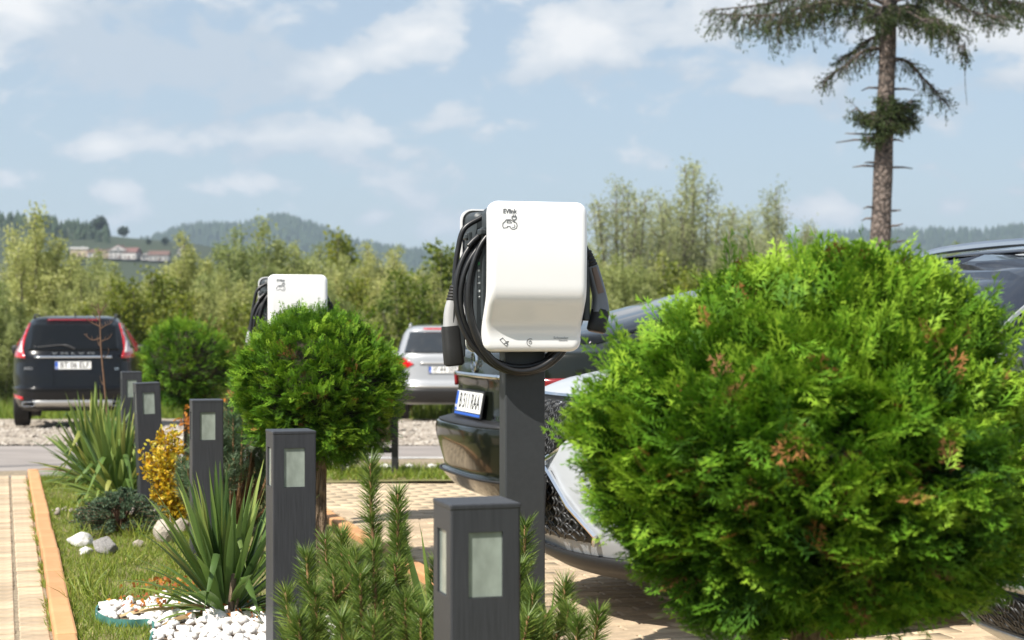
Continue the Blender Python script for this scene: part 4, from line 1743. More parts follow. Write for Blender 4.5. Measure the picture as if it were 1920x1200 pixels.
pine('front mountain pine with upright candles around the nearest bollard', (c.x, c.y, .02), [(atp(*t).x - c.x, t[2] - c.y, atp(*t).z - .02) for k, t in enumerate(tips) if k % 8 != 7], .056, 2800, 4)
c = gp(432, 9.15)
rs = random.Random(5)
st_ = []
for k in range(46):
    an, rr_ = rs.uniform(0, 2 * PI), rs.random() ** .6
    st_.append((math.cos(an) * rr_ * .29, math.sin(an) * rr_ * .25, .78 - .42 * rr_ ** 2 + rs.uniform(-.12, .06)))
pine('soft bluish pine between two bollards behind the yucca', (c.x, c.y, .02), st_, .062, 1500, 6, 'needle_blue', .0028)


# ---- small-leaved shrubs
def leafy(root, name, m, stems, leaves_per, L_, seed, r=.004, wood='twig'):
    rnd = random.Random(seed)
    a, w = NP(), NP()
    tv = np.array([(0, 0, 0), (.30, .12, .35), (.26, .10, .7), (0, 0, 1.0), (-.26, .10, .7), (-.30, .12, .35)], dtype=float)
    tf = np.array([(0, 1, 2, 3), (0, 3, 4, 5)])
    for tip in stems:
        base = Vector((tip[0] * .15, tip[1] * .15, 0))
        pts = smooth_path([base, Vector((tip[0] * .5, tip[1] * .5, tip[2] * .6)), Vector(tip)], 6)
        w.tube(pts, np.linspace(r, r * .4, len(pts)), 5)
        P = np.array([tuple(p) for p in pts])
        n = leaves_per
        k = len(P) * (.22 + .78 * RNG.random(n) ** .8) - 1.001
        k = np.clip(k, 0, len(P) - 1.01)
        i = k.astype(int)
        f = (k - i)[:, None]
        pos = P[i] * (1 - f) + P[i + 1] * f
        ax = RNG.normal(size=(n, 3)) + np.array([0, 0, .5])
        ax /= np.linalg.norm(ax, axis=1)[:, None]
        s = L_ * RNG.uniform(.6, 1.2, n)
        a.inst(tv, tf, rot_axis(ax) * s[:, None, None], pos + ax * .012 + RNG.normal(0, .012, (n, 3)), np.clip(RNG.normal(.70, .24, n), 0, 1))
    obj_from('leaves', a.mesh('leaves'), root, [M[m]])
    obj_from('stems', w.mesh('stems', True), root, [M[wood]])


c = gp(322, 9.75)
ysh = empty('yellow_shrub', (c.x, c.y, .02))
tag(ysh, 'yellow leaved shrub in front of the tilted bollard', 'shrub')
leafy(ysh, 'leaves', 'yellow_leaf', [((px - 322) / 328, dy, (962 - py) / 328) for px, py, dy in
      ((268, 830, 0), (275, 862, -.05), (285, 812, .02), (300, 795, 0), (312, 800, -.05), (322, 786, .03), (328, 800, 0), (340, 815, -.04), (305, 830, -.08), (318, 835, -.1), (332, 840, -.08), (345, 850, 0), (290, 905, -.03), (300, 850, -.06), (350, 880, -.03), (340, 900, -.08), (325, 880, -.1), (350, 925, -.05), (330, 935, -.05), (345, 940, -.03), (310, 870, -.06), (318, 905, -.06))], 120, .030, 3)
c = gp(424, 11.3)
osh = empty('orange_shrub', (c.x, c.y, .02))
tag(osh, 'orange autumn shrub peeping out left of the middle topiary', 'shrub')
leafy(osh, 'leaves', 'orange_leaf', [((px - 424) / 283, dy, (933 - py) / 283) for px, py, dy in ((415, 760, 0), (422, 750, .05), (430, 765, -.05), (436, 775, 0), (410, 790, 0), (345, 770, .2), (337, 785, .1), (425, 800, -.1), (440, 800, 0), (350, 790, .15))], 90, .034, 4)

# low juniper
c = gp(226, 9.25)
jun = empty('low_juniper', (c.x, c.y, .02))
tag(jun, 'low spreading blue green juniper behind the white rock', 'juniper')
a, w = NP(), NP()
rs = random.Random(3)
for k in range(150):
    an = rs.uniform(0, 2 * PI)
    rr_ = rs.random() ** .55
    tip = Vector((math.cos(an) * .29 * rr_, math.sin(an) * .34 * rr_, .16 * (1 - rr_ ** 2) + rs.uniform(.03, .08)))
    pts = smooth_path([Vector((0, 0, 0)), Vector((tip.x * .5, tip.y * .5, tip.z * .9)), tip], 4)
    w.tube(pts, np.linspace(.004, .0015, len(pts)), 4)
    needles_along(a, pts[3:], 75, .022, .0045, .8, .1, .9)
obj_from('foliage', a.mesh('foliage'), jun, [M['juniper']])
obj_from('branches', w.mesh('branches', True), jun, [M['twig']])

# bare sapling
c = gp(203, 12.2)
sap = empty('bare_sapling', (c.x, c.y, .02))
tag(sap, 'thin bare brown sapling in front of the black car', 'sapling')
k = 12.2 / 3200
W_ = lambda px, py, dy=0: Vector(((px - 203) * k, dy, CAMZ - .02 - (py - 605) * k))
a = NP()
main = smooth_path([W_(203, 905), W_(202, 800), W_(197, 735), W_(190, 660), W_(188, 620), W_(186, 585), W_(183, 570)], 8)
a.tube(main, np.linspace(.0095, .003, len(main)), 7)
obj_from('stem', a.mesh('stem', True), sap, [M['twig']])
for pl_ in ([(187, 612), (172, 605), (161, 597)], [(188, 617), (200, 610), (207, 607), (212, 601)], [(189, 634), (172, 637), (157, 626)], [(190, 640), (203, 634), (209, 630)], [(186, 590), (178, 578), (170, 572)], [(187, 592), (196, 580), (200, 570)], [(192, 672), (199, 665), (203, 655)], [(185, 600), (176, 594), (174, 588)], [(189, 650), (183, 645), (181, 637)], [(196, 725), (190, 715), (189, 708)]):
    a = NP()
    pts = smooth_path([W_(*pl_[0])] + [W_(p[0], p[1], random.uniform(-.05, .05)) for p in pl_[1:]], 5)
    a.tube(pts, np.linspace(.0042, .0016, len(pts)), 5)
    for j in range(2, len(pts), 3):
        a.tube([pts[j], pts[j] + Vector((random.uniform(-.01, .01), random.uniform(-.01, .01), .025))], [.003, .0012], 4)
    obj_from('twig', a.mesh('twig', True), sap, [M['twig']])

# ================================================================== cars
def dense(ctrl, n=7):
    """catmull-rom through control rows -> dense array, z kept monotonic"""
    C = [np.array(c, dtype=float) for c in ctrl]
    C = [2 * C[0] - C[1]] + C + [2 * C[-1] - C[-2]]
    out = []
    for i in range(1, len(C) - 2):
        for k in range(n):
            t = k / n
            p0, p1, p2, p3 = C[i - 1], C[i], C[i + 1], C[i + 2]
            # centripetal damping: plain linear mix keeps creases from overshooting
            cr = .5 * (2 * p1 + (p2 - p0) * t + (2 * p0 - 5 * p1 + 4 * p2 - p3) * t * t + (3 * p1 - p0 - 3 * p2 + p3) * t ** 3)
            li = p1 * (1 - t) + p2 * t
            out.append(cr * .55 + li * .45)
    out.append(C[-2])
    A = np.array(out)
    A[:, 0] = np.maximum.accumulate(A[:, 0] + np.arange(len(A)) * 1e-6)
    return A


class Car:
    """body lofted from horizontal slices (z, rear x, front x, half width, squareness)"""

    def __init__(s, name, ctrl, loc, rz, label, paint_, n_exp=4.6):
        s.A = dense(ctrl)
        s.root = empty(name, loc, rz)
        tag(s.root, label, 'car')
        z, xr, xf, w, n = s.A.T
        s.z, s.cx, s.a, s.b, s.n = z, (xr + xf) / 2, (xf - xr) / 2, w, n
        s.paint = paint_
        s.bow_f = s.bow_r = 0.0

    def at(s, z):
        f = lambda q: np.interp(z, s.z, q)
        return f(s.cx), f(s.a), f(s.b), f(s.n)

    def body(s, wheels, wr, name='body', depth=.26):
        m_ = 96
        rings = []
        for z, cx, a_, b_, n in zip(s.z, s.cx, s.a, s.b, s.n):
            r = []
            for i in range(m_):
                t = 2 * PI * (i + .5) / m_
                ct, st = math.cos(t), math.sin(t)
                q, yy = math.copysign(abs(ct) ** (2 / n), ct), math.copysign(abs(st) ** (2 / n), st)
                e_ = min(1, max(0, (abs(q) - .5) / .5))
                e_ = e_ * e_ * (3 - 2 * e_)
                r.append((cx + a_ * q - (s.bow_f if q > 0 else -s.bow_r) * yy * yy * e_, b_ * yy, z))
            rings.append(r)
        mb = MB()
        mb.loft(rings)
        o = mb.obj(name, s.paint, s.root, smooth=True)
        if wheels:
            cut = MB()
            for x in wheels:
                for sd in (-1, 1):
                    yo = float(np.interp(.4, s.z, s.b))
                    prof = [(0, -depth), (wr * 1.14, -depth), (wr * 1.14, .2), (0, .2)]
                    cut.lathe([(r_, h_ * sd) for r_, h_ in prof], 28, (x, sd * yo, wr), 'y')
            bmesh.ops.remove_doubles(cut.bm, verts=cut.bm.verts[:], dist=1e-5)
            co = cut.obj('cutter', M['black_trim'])
            co.matrix_world = Matrix.Identity(4)
            md = o.modifiers.new('arch', 'BOOLEAN')
            md.operation = 'DIFFERENCE'
            md.solver = 'EXACT'
            md.material_mode = 'TRANSFER'
            pm = o.parent
            o.parent = None
            md.object = co
            bpy.context.view_layer.update()
            dg = bpy.context.evaluated_depsgraph_get()
            me = bpy.data.meshes.new_from_object(o.evaluated_get(dg))
            o.modifiers.clear()
            o.data = me
            o.parent = pm
            bpy.data.objects.remove(co)
            for x in wheels:
                for sd in (-1, 1):
                    s.wheel(x, sd, wr)
        return o

    def wheel(s, x, sd, wr, wide=.235):
        yo = float(np.interp(.4, s.z, s.b)) - wide / 2 - .012
        g = bpy.data.objects.new('wheel', None)
        g.empty_display_size = .1
        link(g, s.root)
        g.location = (x, sd * yo, wr)
        h = wide / 2
        mb = MB()
        prof = [(wr * .62, -h * .9), (wr * .80, -h), (wr * .93, -h * .96), (wr * .985, -h * .8)]
        for k in range(5):
            yy = -h * .72 + k * h * .36
            prof += [(wr, yy - .016), (wr, yy + .010), (wr * .975, yy + .014), (wr * .975, yy + .020)]
        prof += [(wr * .985, h * .8), (wr * .93, h * .96), (wr * .80, h), (wr * .62, h * .9), (wr * .62, -h * .9)]
        mb.lathe(prof, 40, (0, 0, 0), 'y')
        mb.obj('tyre', M['tyre'], g, smooth=True)
        mb = MB()
        mb.lathe([(wr * .62, h * .8 * sd), (wr * .60, h * .5 * sd), (wr * .18, h * .55 * sd), (.001, h * .6 * sd)], 30, (0, 0, 0), 'y')
        for k in range(5):
            r_ = Matrix.Rotation(k * 2 * PI / 5, 3, 'Y')
            mb.box(r_ @ Vector((0, sd * h * .66, wr * .36)), (.075, .03, wr * .52), .008, rot=r_)
        mb.obj('rim', M['rim'], g, smooth=True)

    def proj(s, kind, p, off):
        """2-D outline point -> 3-D on the body surface"""
        if kind in ('rear', 'front'):
            y, z = p
            cx, a_, b_, n = s.at(z)
            k = max(0.0, 1 - min(1, abs(y) / b_) ** n) ** (1 / n)
            e_ = min(1, max(0, (k - .5) / .5))
            bw = min(1, abs(y) / b_) ** 2 * e_ * e_ * (3 - 2 * e_)
            return Vector((cx - a_ * k + s.bow_r * bw - off, y, z)) if kind == 'rear' else Vector((cx + a_ * k - s.bow_f * bw + off, y, z))
        if kind in ('left', 'right'):
            x, z = p
            cx, a_, b_, n = s.at(z)
            k = max(0.0, 1 - min(1, abs(x - cx) / a_) ** n) ** (1 / n)
            sd = 1 if kind == 'left' else -1
            return Vector((x, sd * (b_ * k + off), z))
        x, y = p        # top
        lo, hi = .5, float(s.z[-1])
        for _ in range(30):
            mid = (lo + hi) / 2
            cx, a_, b_, n = s.at(mid)
            if abs((x - cx) / a_) ** n + abs(y / b_) ** n < 1:
                lo = mid
            else:
                hi = mid
        return Vector((x, y, lo + off))

    def panel(s, name, outline, kind, m, off=.004, thick=.006, step=.06, parent=None, mirror=False):
        outs = [outline]
        if mirror:
            outs.append([(-a_, b_) for a_, b_ in outline] if kind in ('rear', 'front') else outline)
        res = []
        for oi, ol in enumerate(outs):
            kd = kind
            if mirror and oi == 1 and kind in ('left', 'right'):
                kd = 'right' if kind == 'left' else 'left'
            bm = bmesh.new()
            vs = [bm.verts.new((p[0], p[1], 0)) for p in ol]
            bm.faces.new(vs)
            for ax in (0, 1):
                lo, hi = min(p[ax] for p in ol), max(p[ax] for p in ol)
                n = int((hi - lo) / step)
                for i in range(1, n + 1):
                    c = lo + (hi - lo) * i / (n + 1)
                    co = [0, 0, 0]
                    co[ax] = c
                    no = [0, 0, 0]
                    no[ax] = 1
                    bmesh.ops.bisect_plane(bm, geom=bm.verts[:] + bm.edges[:] + bm.faces[:], plane_co=co, plane_no=no)
            for v in bm.verts:
                v.co = s.proj(kd, (v.co.x, v.co.y), off)
            bmesh.ops.recalc_face_normals(bm, faces=bm.faces[:])
            me = bpy.data.meshes.new(name)
            bm.to_mesh(me)
            bm.free()
            me.polygons.foreach_set('use_smooth', np.ones(len(me.polygons), dtype=bool))
            o = obj_from(name, me, parent or s.root, [m])
            so = o.modifiers.new('thick', 'SOLIDIFY')
            so.thickness = thick
            so.offset = 0
            res.append(o)
        return res[0] if len(res) == 1 else res

    def part(s, name, mb, m, smooth=True, parent=None):
        return mb.obj(name, m, parent or s.root, smooth=smooth)

    def plate(s, text, origin, right, up, frame_m='black_trim', w=.52, h=.112, footer=False):
        r_, u_ = Vector(right).normalized(), Vector(up).normalized()
        n_ = r_.cross(u_)
        F3 = Matrix((r_, u_, n_)).transposed()
        o_ = Vector(origin)
        g = bpy.data.objects.new('number_plate', None)
        g.empty_display_size = .1
        link(g, s.root)
        MB().box(o_ - n_ * .004 - (u_ * .008 if footer else Vector()), (w + .02, h + (.038 if footer else .02), .012), .003, rot=F3).obj('plate_frame', M[frame_m], g)
        MB().box(o_ + n_ * .003, (w, h, .004), .001, rot=F3).obj('plate_board', M['plate_white'], g)
        MB().box(o_ + n_ * .0045 - r_ * (w / 2 - .022), (.042, h - .006, .004), .001, rot=F3).obj('country_band', M['plate_blue'], g)
        if footer:
            MB().box(o_ + n_ * .003 - u_ * (h / 2 + .012), (w, .014, .003), .0005, rot=F3).obj('dealer_strip', M['plate_blue'], g)
        if text:
            text_mesh(text, .115, M['plate_text'], g, frame(o_ + n_ * .0058 + r_ * .022, r_, u_), 'plate_number', .0015, w * .80 if len(text) > 3 else None)
        text_mesh('RO', .024, M['plate_white'], g, frame(o_ + n_ * .0072 - r_ * (w / 2 - .022) - u_ * .032, r_, u_), 'country_code', .0005)
        return g


def car_side(c, sills=True):
    pass


# ---- black SUV seen from behind, far left
Lr, Lf = -2.31, 2.31
ctrl = [(.26, -2.14, 2.10, .80, 6), (.32, -2.25, 2.22, .88, 5.5), (.45, -2.31, 2.29, .935, 5), (.58, -2.32, 2.31, .945, 5), (.62, -2.285, 2.30, .945, 5), (.80, -2.27, 2.27, .945, 5),
        (.98, -2.25, 2.12, .935, 5), (1.07, -2.24, 1.55, .92, 5), (1.14, -2.21, 1.10, .895, 5), (1.30, -2.10, .78, .82, 5.5), (1.50, -1.95, .40, .73, 6), (1.60, -1.88, .18, .67, 6), (1.655, -1.80, -.05, .62, 5), (1.685, -1.45, -.30, .50, 4)]
p = gp(137, 25.4)
hd = Vector((-math.sin(R(12)), math.cos(R(12)), 0))
c1 = Car('parked_suv', ctrl, Vector((p.x, p.y, p.z)) + hd * 2.31, R(102), 'black SUV seen from behind on the gravel at left', M['paint_black'])
c1.root['category'] = 'car'
c1.body((-1.38, 1.39), .365)
c1.panel('rear_window', [(-.665, 1.165), (.665, 1.165), (.60, 1.585), (-.60, 1.585)], 'rear', M['glass_dark'], .005)
c1.panel('tail_light', [(.70, 1.05), (.93, 1.06), (.925, 1.24), (.845, 1.36), (.70, 1.58), (.655, 1.58), (.715, 1.36), (.735, 1.2)], 'rear', M['lamp_red'], .010, .012, .03, mirror=True)
c1.panel('lamp_lens', [(.745, 1.13), (.835, 1.15), (.82, 1.27), (.765, 1.33), (.755, 1.22)], 'rear', M['lamp_clear'], .018, .008, .03, mirror=True)
c1.panel('brake_light', [(-.40, 1.615), (.40, 1.615), (.38, 1.635), (-.38, 1.635)], 'rear', M['lamp_dark_red'], .012, .010)
c1.panel('tailgate_handle', [(-.56, 1.055), (.56, 1.055), (.56, 1.085), (-.56, 1.085)], 'rear', M['chrome'], .014, .02)
c1.panel('bumper_crease', [(-.90, .585), (.90, .585), (.90, .615), (-.90, .615)], 'rear', M['paint_black'], .02, .03)
c1.panel('skid_plate', [(-.55, .335), (.55, .335), (.58, .425), (-.58, .425)], 'rear', M['satin'], .014, .012)
c1.panel('reflector', [(.73, .43), (.90, .445), (.90, .51), (.73, .475)], 'rear', M['lamp_red'], .012, .010, .04, mirror=True)
c1.panel('lower_bumper', [(-.84, .275), (.84, .275), (.86, .33), (-.86, .33)], 'rear', M['black_trim'], .006, .01)
for sd in (-1, 1):
    mb = MB()
    mb.loft([[(x, sd * .64 + y, .375 + z) for y, z in rrect(.19, .07, .03, 4)] for x in (-2.32, -2.20)], caps=False)
    o = c1.part('exhaust', mb, M['chrome'])
    so = o.modifiers.new('t', 'SOLIDIFY')
    so.thickness = .008
c1.plate('BT 06 ELF', c1.proj('rear', (0, .945), .014), (0, -1, 0), (0.05, 0, 1))
text_mesh('V O L V O', .034, M['satin'], c1.root, frame(c1.proj('rear', (0, 1.125), .012), (0, -1, 0), (.1, 0, 1)), width=.62, bold=0)
text_mesh('XC60', .05, M['satin'], c1.root, frame(c1.proj('rear', (.62, .90), .012), (0, -1, 0), (.05, 0, 1)), width=.19, bold=.001)
text_mesh('D5', .045, M['chrome'], c1.root, frame(c1.proj('rear', (-.63, .89), .012), (0, -1, 0), (.05, 0, 1)), bold=.001)
mb = MB()
mb.tube(smooth_path([c1.proj('rear', (-.02, 1.19), .02), c1.proj('rear', (.15, 1.245), .028), c1.proj('rear', (.52, 1.215), .02)], 6), [.020] * 6 + [.011] * 7, 6)
c1.part('rear_wiper', mb, M['black_trim'])
for sd in ('left', 'right'):
    c1.panel('side_window', [(-1.86, 1.20), (-1.62, 1.50), (-.95, 1.56), (-.95, 1.18)], sd, M['glass_dark'], .005)
    c1.panel('side_window', [(-.90, 1.18), (-.90, 1.56), (-.1, 1.57), (-.1, 1.17)], sd, M['glass_dark'], .005)
    c1.panel('side_window', [(-.04, 1.17), (-.04, 1.57), (.22, 1.53), (.72, 1.20), (.72, 1.17)], sd, M['glass_dark'], .005)
    k = 1 if sd == 'left' else -1
    MB().box((.62, k * 1.0, 1.14), (.11, .20, .15), .04, seg=3).obj('wing_mirror', M['black_trim'], c1.root, smooth=True)
    mb = MB()
    mb.tube(smooth_path([(-1.6, k * .60, 1.645), (-1.5, k * .60, 1.69), (-.6, k * .61, 1.705), (.2, k * .61, 1.66), (.3, k * .61, 1.61)], 5), .016, 6)
    c1.part('roof_rail', mb, M['black_trim'])
c1.panel('windscreen', [(-.72, 1.15), (.72, 1.15), (.60, 1.57), (-.60, 1.57)], 'front', M['glass_dark'], .005)
mb = MB()
mb.poly([(-1.62, -.008, 1.67), (-1.45, -.008, 1.67), (-1.60, -.008, 1.735)], .016, (0, 1, 0))
c1.part('antenna_fin', mb, M['black_trim'], False)

# ---- silver hatchback SUV behind the middle topiary
ctrl = [(.30, -2.06, 2.05, .78, 6), (.38, -2.17, 2.15, .86, 5), (.52, -2.23, 2.22, .905, 5), (.66, -2.24, 2.22, .915, 5), (.72, -2.19, 2.2, .915, 5), (.95, -2.17, 2.05, .91, 5), (1.05, -2.16, 1.5, .90, 5), (1.14, -2.14, 1.05, .88, 5), (1.30, -2.03, .75, .82, 5.5), (1.52, -1.86, .35, .73, 6),
        (1.60, -1.84, .1, .67, 6), (1.655, -1.72, -.1, .6, 5), (1.685, -1.3, -.4, .46, 4)]
p = gp(824, 29.6)
c2 = Car('parked_suv', ctrl, Vector((p.x, p.y + 2.24, p.z)), R(92), 'silver SUV seen from behind between topiary and charger', M['paint_silver'])
c2.body((-1.32, 1.33), .345)
c2.panel('rear_window', [(-.70, 1.19), (.70, 1.19), (.60, 1.56), (-.60, 1.56)], 'rear', M['glass_cabin'], .005)
c2.panel('tail_light', [(.52, 1.0), (.66, .93), (.90, .97), (.90, 1.12), (.70, 1.11)], 'rear', M['lamp_red'], .010, .012, .03, mirror=True)
c2.panel('brake_light', [(-.36, 1.605), (.36, 1.605), (.36, 1.628), (-.36, 1.628)], 'rear', M['lamp_red'], .012, .010)
c2.panel('tailgate_strip', [(-.42, 1.0), (.42, 1.0), (.42, 1.04), (-.42, 1.04)], 'rear', M['satin'], .012, .014)
c2.panel('lower_bumper', [(-.86, .33), (.86, .33), (.88, .58), (-.88, .58)], 'rear', M['black_trim'], .008, .012)
c2.panel('bumper_step', [(-.84, .60), (.84, .60), (.84, .64), (-.84, .64)], 'rear', M['satin'], .018, .02)
c2.plate('IF 44 SES', c2.proj('rear', (0, .905), .014), (0, -1, 0), (.05, 0, 1))
for sd in ('left', 'right'):
    c2.panel('side_window', [(-1.80, 1.22), (-1.55, 1.48), (-.92, 1.54), (-.92, 1.19)], sd, M['glass_dark'], .005)
    c2.panel('side_window', [(-.87, 1.19), (-.87, 1.54), (-.1, 1.55), (-.1, 1.18)], sd, M['glass_dark'], .005)
    k = 1 if sd == 'left' else -1
    mb = MB()
    mb.tube(smooth_path([(-1.62, k * .60, 1.63), (-1.5, k * .60, 1.69), (-.6, k * .61, 1.705), (.2, k * .61, 1.66)], 5), .018, 6)
    c2.part('roof_rail', mb, M['satin'])
    MB().box((.60, k * .99, 1.12), (.11, .19, .14), .04, seg=3).obj('wing_mirror', M['paint_silver'], c2.root, smooth=True)
c2.panel('windscreen', [(-.72, 1.15), (.72, 1.15), (.60, 1.53), (-.60, 1.53)], 'front', M['glass_dark'], .005)

# ---- dark fastback parked at the far charger, its tail towards the strip
Lq = 4.8
ctrl = [(.18, -2.20, 2.15, .80, 6), (.24, -2.34, 2.27, .88, 5), (.33, -2.42, 2.36, .92, 4.8), (.36, -2.40, 2.37, .925, 4.8), (.52, -2.45, 2.39, .935, 4.6), (.605, -2.45, 2.36, .93, 4.6), (.635, -2.33, 2.34, .925, 4.8), (.80, -2.315, 2.2, .915, 5), (.86, -2.32, 1.95, .91, 5),
        (.93, -2.31, 1.5, .895, 5), (1.00, -2.29, 1.1, .865, 5), (1.03, -2.12, 1.0, .84, 5), (1.10, -1.86, .86, .79, 5), (1.22, -1.42, .6, .73, 5), (1.34, -.95, .28, .66, 5), (1.41, -.55, .0, .58, 4.5), (1.44, -.3, -.1, .42, 4)]
p0 = Vector((-.285, 9.35, 0))
c3 = Car('parked_fastback', ctrl, p0 + CU * 2.4, THETA, 'black fastback car with its tail behind the charger post', M['paint_green'])
c3.bow_r = .05
c3.body((-1.42, 1.45), .335)
c3.panel('rear_window', [(-.70, 1.05), (.70, 1.05), (.60, 1.30), (-.60, 1.30)], 'rear', M['glass_dark'], .005)
c3.panel('tail_light', [(.50, .80), (.905, .79), (.90, .88), (.50, .865)], 'rear', M['lamp_dark_red'], .008, .012, .03, mirror=True)
c3.panel('side_tail_light', [(-2.28, .80), (-2.02, .83), (-2.02, .87), (-2.28, .88)], 'left', M['lamp_dark_red'], .006, .01, .03, mirror=True)
c3.panel('chrome_strip', [(-.48, .862), (.48, .862), (.48, .884), (-.48, .884)], 'rear', M['chrome'], .012, .014)
c3.panel('lower_lip', [(-.84, .328), (.84, .328), (.84, .340), (-.84, .340)], 'rear', M['black_trim'], .010, .010)
c3.panel('tailgate_seam', [(-.62, .612), (.62, .612), (.62, .635), (-.62, .635)], 'rear', M['black_trim'], .008, .01)
c3.plate('B 511 RAA', c3.proj('rear', (0, .725), .03), (0, -1, 0), (.17, 0, 1), footer=True)
q = c3.proj('rear', (0, .945), .012)
mb = MB()
mb.lathe([(.052, -.006), (.060, -.004), (.060, .004), (.052, .006), (.052, -.006)], 28, (q.x, q.y, q.z), 'x')
emb = c3.part('emblem_ring', mb, M['chrome'])
mb = MB()
mb.tube([(q.x, q.y, q.z), (q.x, q.y, q.z + .054)], .005, 6)
mb.tube([(q.x, q.y, q.z), (q.x, q.y - .046, q.z - .028)], .005, 6)
mb.tube([(q.x, q.y, q.z), (q.x, q.y + .046, q.z - .028)], .005, 6)
c3.part('emblem_spokes', mb, M['chrome'], parent=emb)
text_mesh('EQC', .040, M['chrome'], c3.root, frame(c3.proj('rear', (.42, .655), .012), (0, -1, 0), (.1, 0, 1)), width=.15, bold=.001)
text_mesh('400', .040, M['chrome'], c3.root, frame(c3.proj('rear', (-.42, .655), .012), (0, -1, 0), (.1, 0, 1)), width=.15, bold=.001)
for sd in ('left', 'right'):
    c3.panel('side_window', [(-1.55, 1.06), (-1.15, 1.24), (-.62, 1.34), (-.55, 1.06)], sd, M['glass_dark'], .005)
    c3.panel('side_window', [(-.50, 1.06), (-.56, 1.345), (.1, 1.33), (.35, 1.20), (.75, 1.06)], sd, M['glass_dark'], .005)
    k = 1 if sd == 'left' else -1
    MB().box((.70, k * .98, 1.02), (.11, .18, .12), .04, seg=3).obj('wing_mirror', M['paint_green'], c3.root, smooth=True)
    c3.panel('window_trim', [(-1.62, 1.035), (.8, 1.035), (.8, 1.052), (-1.62, 1.052)], sd, M['chrome'], .008, .008)
c3.panel('windscreen', [(-.74, 1.06), (.74, 1.06), (.60, 1.34), (-.60, 1.34)], 'front', M['glass_dark'], .005)


# ---- silver crossover, nose towards the strip, right behind the charger post
def hexgrille(c, name, outline, kind, cell=.055, off=.012, tone='black_trim', flat=.62):
    """dark recess with a honeycomb of separate bars"""
    c.panel(name, outline, kind, M['black_trim'], .002, .004)
    xs_ = [p[0] for p in outline]
    zs_ = [p[1] for p in outline]
    poly = np.array(outline)
    a_ = NP()
    iz = 0
    z = min(zs_)
    segs = set()
    while z < max(zs_) + cell:
        y = min(xs_) + (cell * .5 if iz % 2 else 0)
        while y < max(xs_) + cell:
            cs = [(y + cell * .5 * math.cos(R(60 * k + 0)) * 1.15, z + cell * flat * .58 * math.sin(R(60 * k))) for k in range(6)]
            for k in range(6):
                p1, p2 = cs[k], cs[(k + 1) % 6]
                mx, mz = (p1[0] + p2[0]) / 2, (p1[1] + p2[1]) / 2
                key = (round(mx, 3), round(mz, 3))
                if key in segs or not inside(np.array([p1[0]]), np.array([p1[1]]), poly)[0] or not inside(np.array([p2[0]]), np.array([p2[1]]), poly)[0]:
                    continue
                segs.add(key)
                a_.tube([c.proj(kind, p1, off), c.proj(kind, p2, off)], cell * .062, 4)
            y += cell * 1.72
        z += cell * flat * .5
        iz += 1
    return obj_from(name + '_mesh', a_.mesh('g'), c.root, [M['grille_bar']])


M['grille_bar'] = mat('grille_bar', (.045, .046, .048), .4)
ctrlx = [(.17, -2.02, 2.02, .78, 6), (.22, -2.14, 2.13, .85, 5), (.34, -2.22, 2.20, .905, 4.6), (.50, -2.245, 2.235, .92, 4.2), (.68, -2.25, 2.235, .92, 4.0), (.82, -2.24, 2.20, .918, 4.0), (.875, -2.23, 2.14, .912, 4.2), (.925, -2.22, 2.00, .905, 4.4),
         (.985, -2.2, 1.68, .895, 4.6), (1.03, -2.18, 1.30, .88, 5), (1.08, -2.15, .98, .86, 5), (1.20, -2.05, .68, .79, 5.2), (1.34, -1.90, .42, .72, 5.6), (1.44, -1.72, .18, .655, 6), (1.49, -1.5, -.08, .59, 5), (1.512, -1.1, -.35, .46, 4)]
pf = Vector((.075, 6.85, 0))
c4 = Car('parked_crossover', ctrlx, pf + CU * 2.235, THETA + PI, 'silver crossover with black roof, its mesh grille behind the charger post', M['paint_pearl'])
c4.bow_f = .24
c4.body((-1.32, 1.33), .34)
top = [(-.52, .865), (.52, .865), (.50, .835), (.19, .62), (-.19, .62), (-.50, .835)]
hexgrille(c4, 'upper_grille', top, 'front', .05)
low = [(-.23, .585), (.23, .585), (.46, .355), (.44, .325), (-.44, .325), (-.46, .355)]
hexgrille(c4, 'lower_grille', low, 'front', .075, flat=.55)
for k in (-1, 1):
    mb = MB()
    pts = [c4.proj('front', (k * y, z), .016) for y, z in ((.54, .87), (.52, .84), (.20, .625), (.20, .60), (.24, .575), (.36, .46), (.475, .355), (.45, .318))]
    mb.tube(pts, .011, 6)
    c4.part('grille_frame', mb, M['chrome'])
mb = MB()
mb.tube([c4.proj('front', (y, .872), .014) for y in np.linspace(-.54, .54, 11)], .012, 6)
c4.part('grille_frame', mb, M['chrome'])
c4.panel('headlight', [(.56, .775), (.70, .74), (.885, .81), (.88, .86), (.60, .84)], 'front', M['lamp_clear'], .006, .01, .03, mirror=True)
c4.panel('headlight_frame', [(.545, .76), (.70, .725), (.90, .80), (.90, .81), (.70, .738), (.55, .775)], 'front', M['black_trim'], .008, .01, .03, mirror=True)
c4.panel('fog_lamp_recess', [(.68, .46), (.86, .44), (.86, .485), (.70, .49)], 'front', M['black_trim'], .006, .008, .04, mirror=True)
c4.panel('front_lip', [(-.80, .185), (.80, .185), (.84, .27), (-.84, .27)], 'front', M['black_trim'], .012, .014)
c4.plate('', c4.proj('front', (0, .50), .03), (0, 1, 0), (-.05, 0, 1))
c4.panel('windscreen', [(-.76, 1.075), (.76, 1.075), (.625, 1.425), (-.625, 1.425)], 'front', M['glass_cabin'], .005, .006, .05)
c4.panel('roof_panel', [(.10, -.585), (.10, .585), (-1.5, .545), (-1.5, -.545)], 'top', M['paint_navy'], .005, .006, .08)
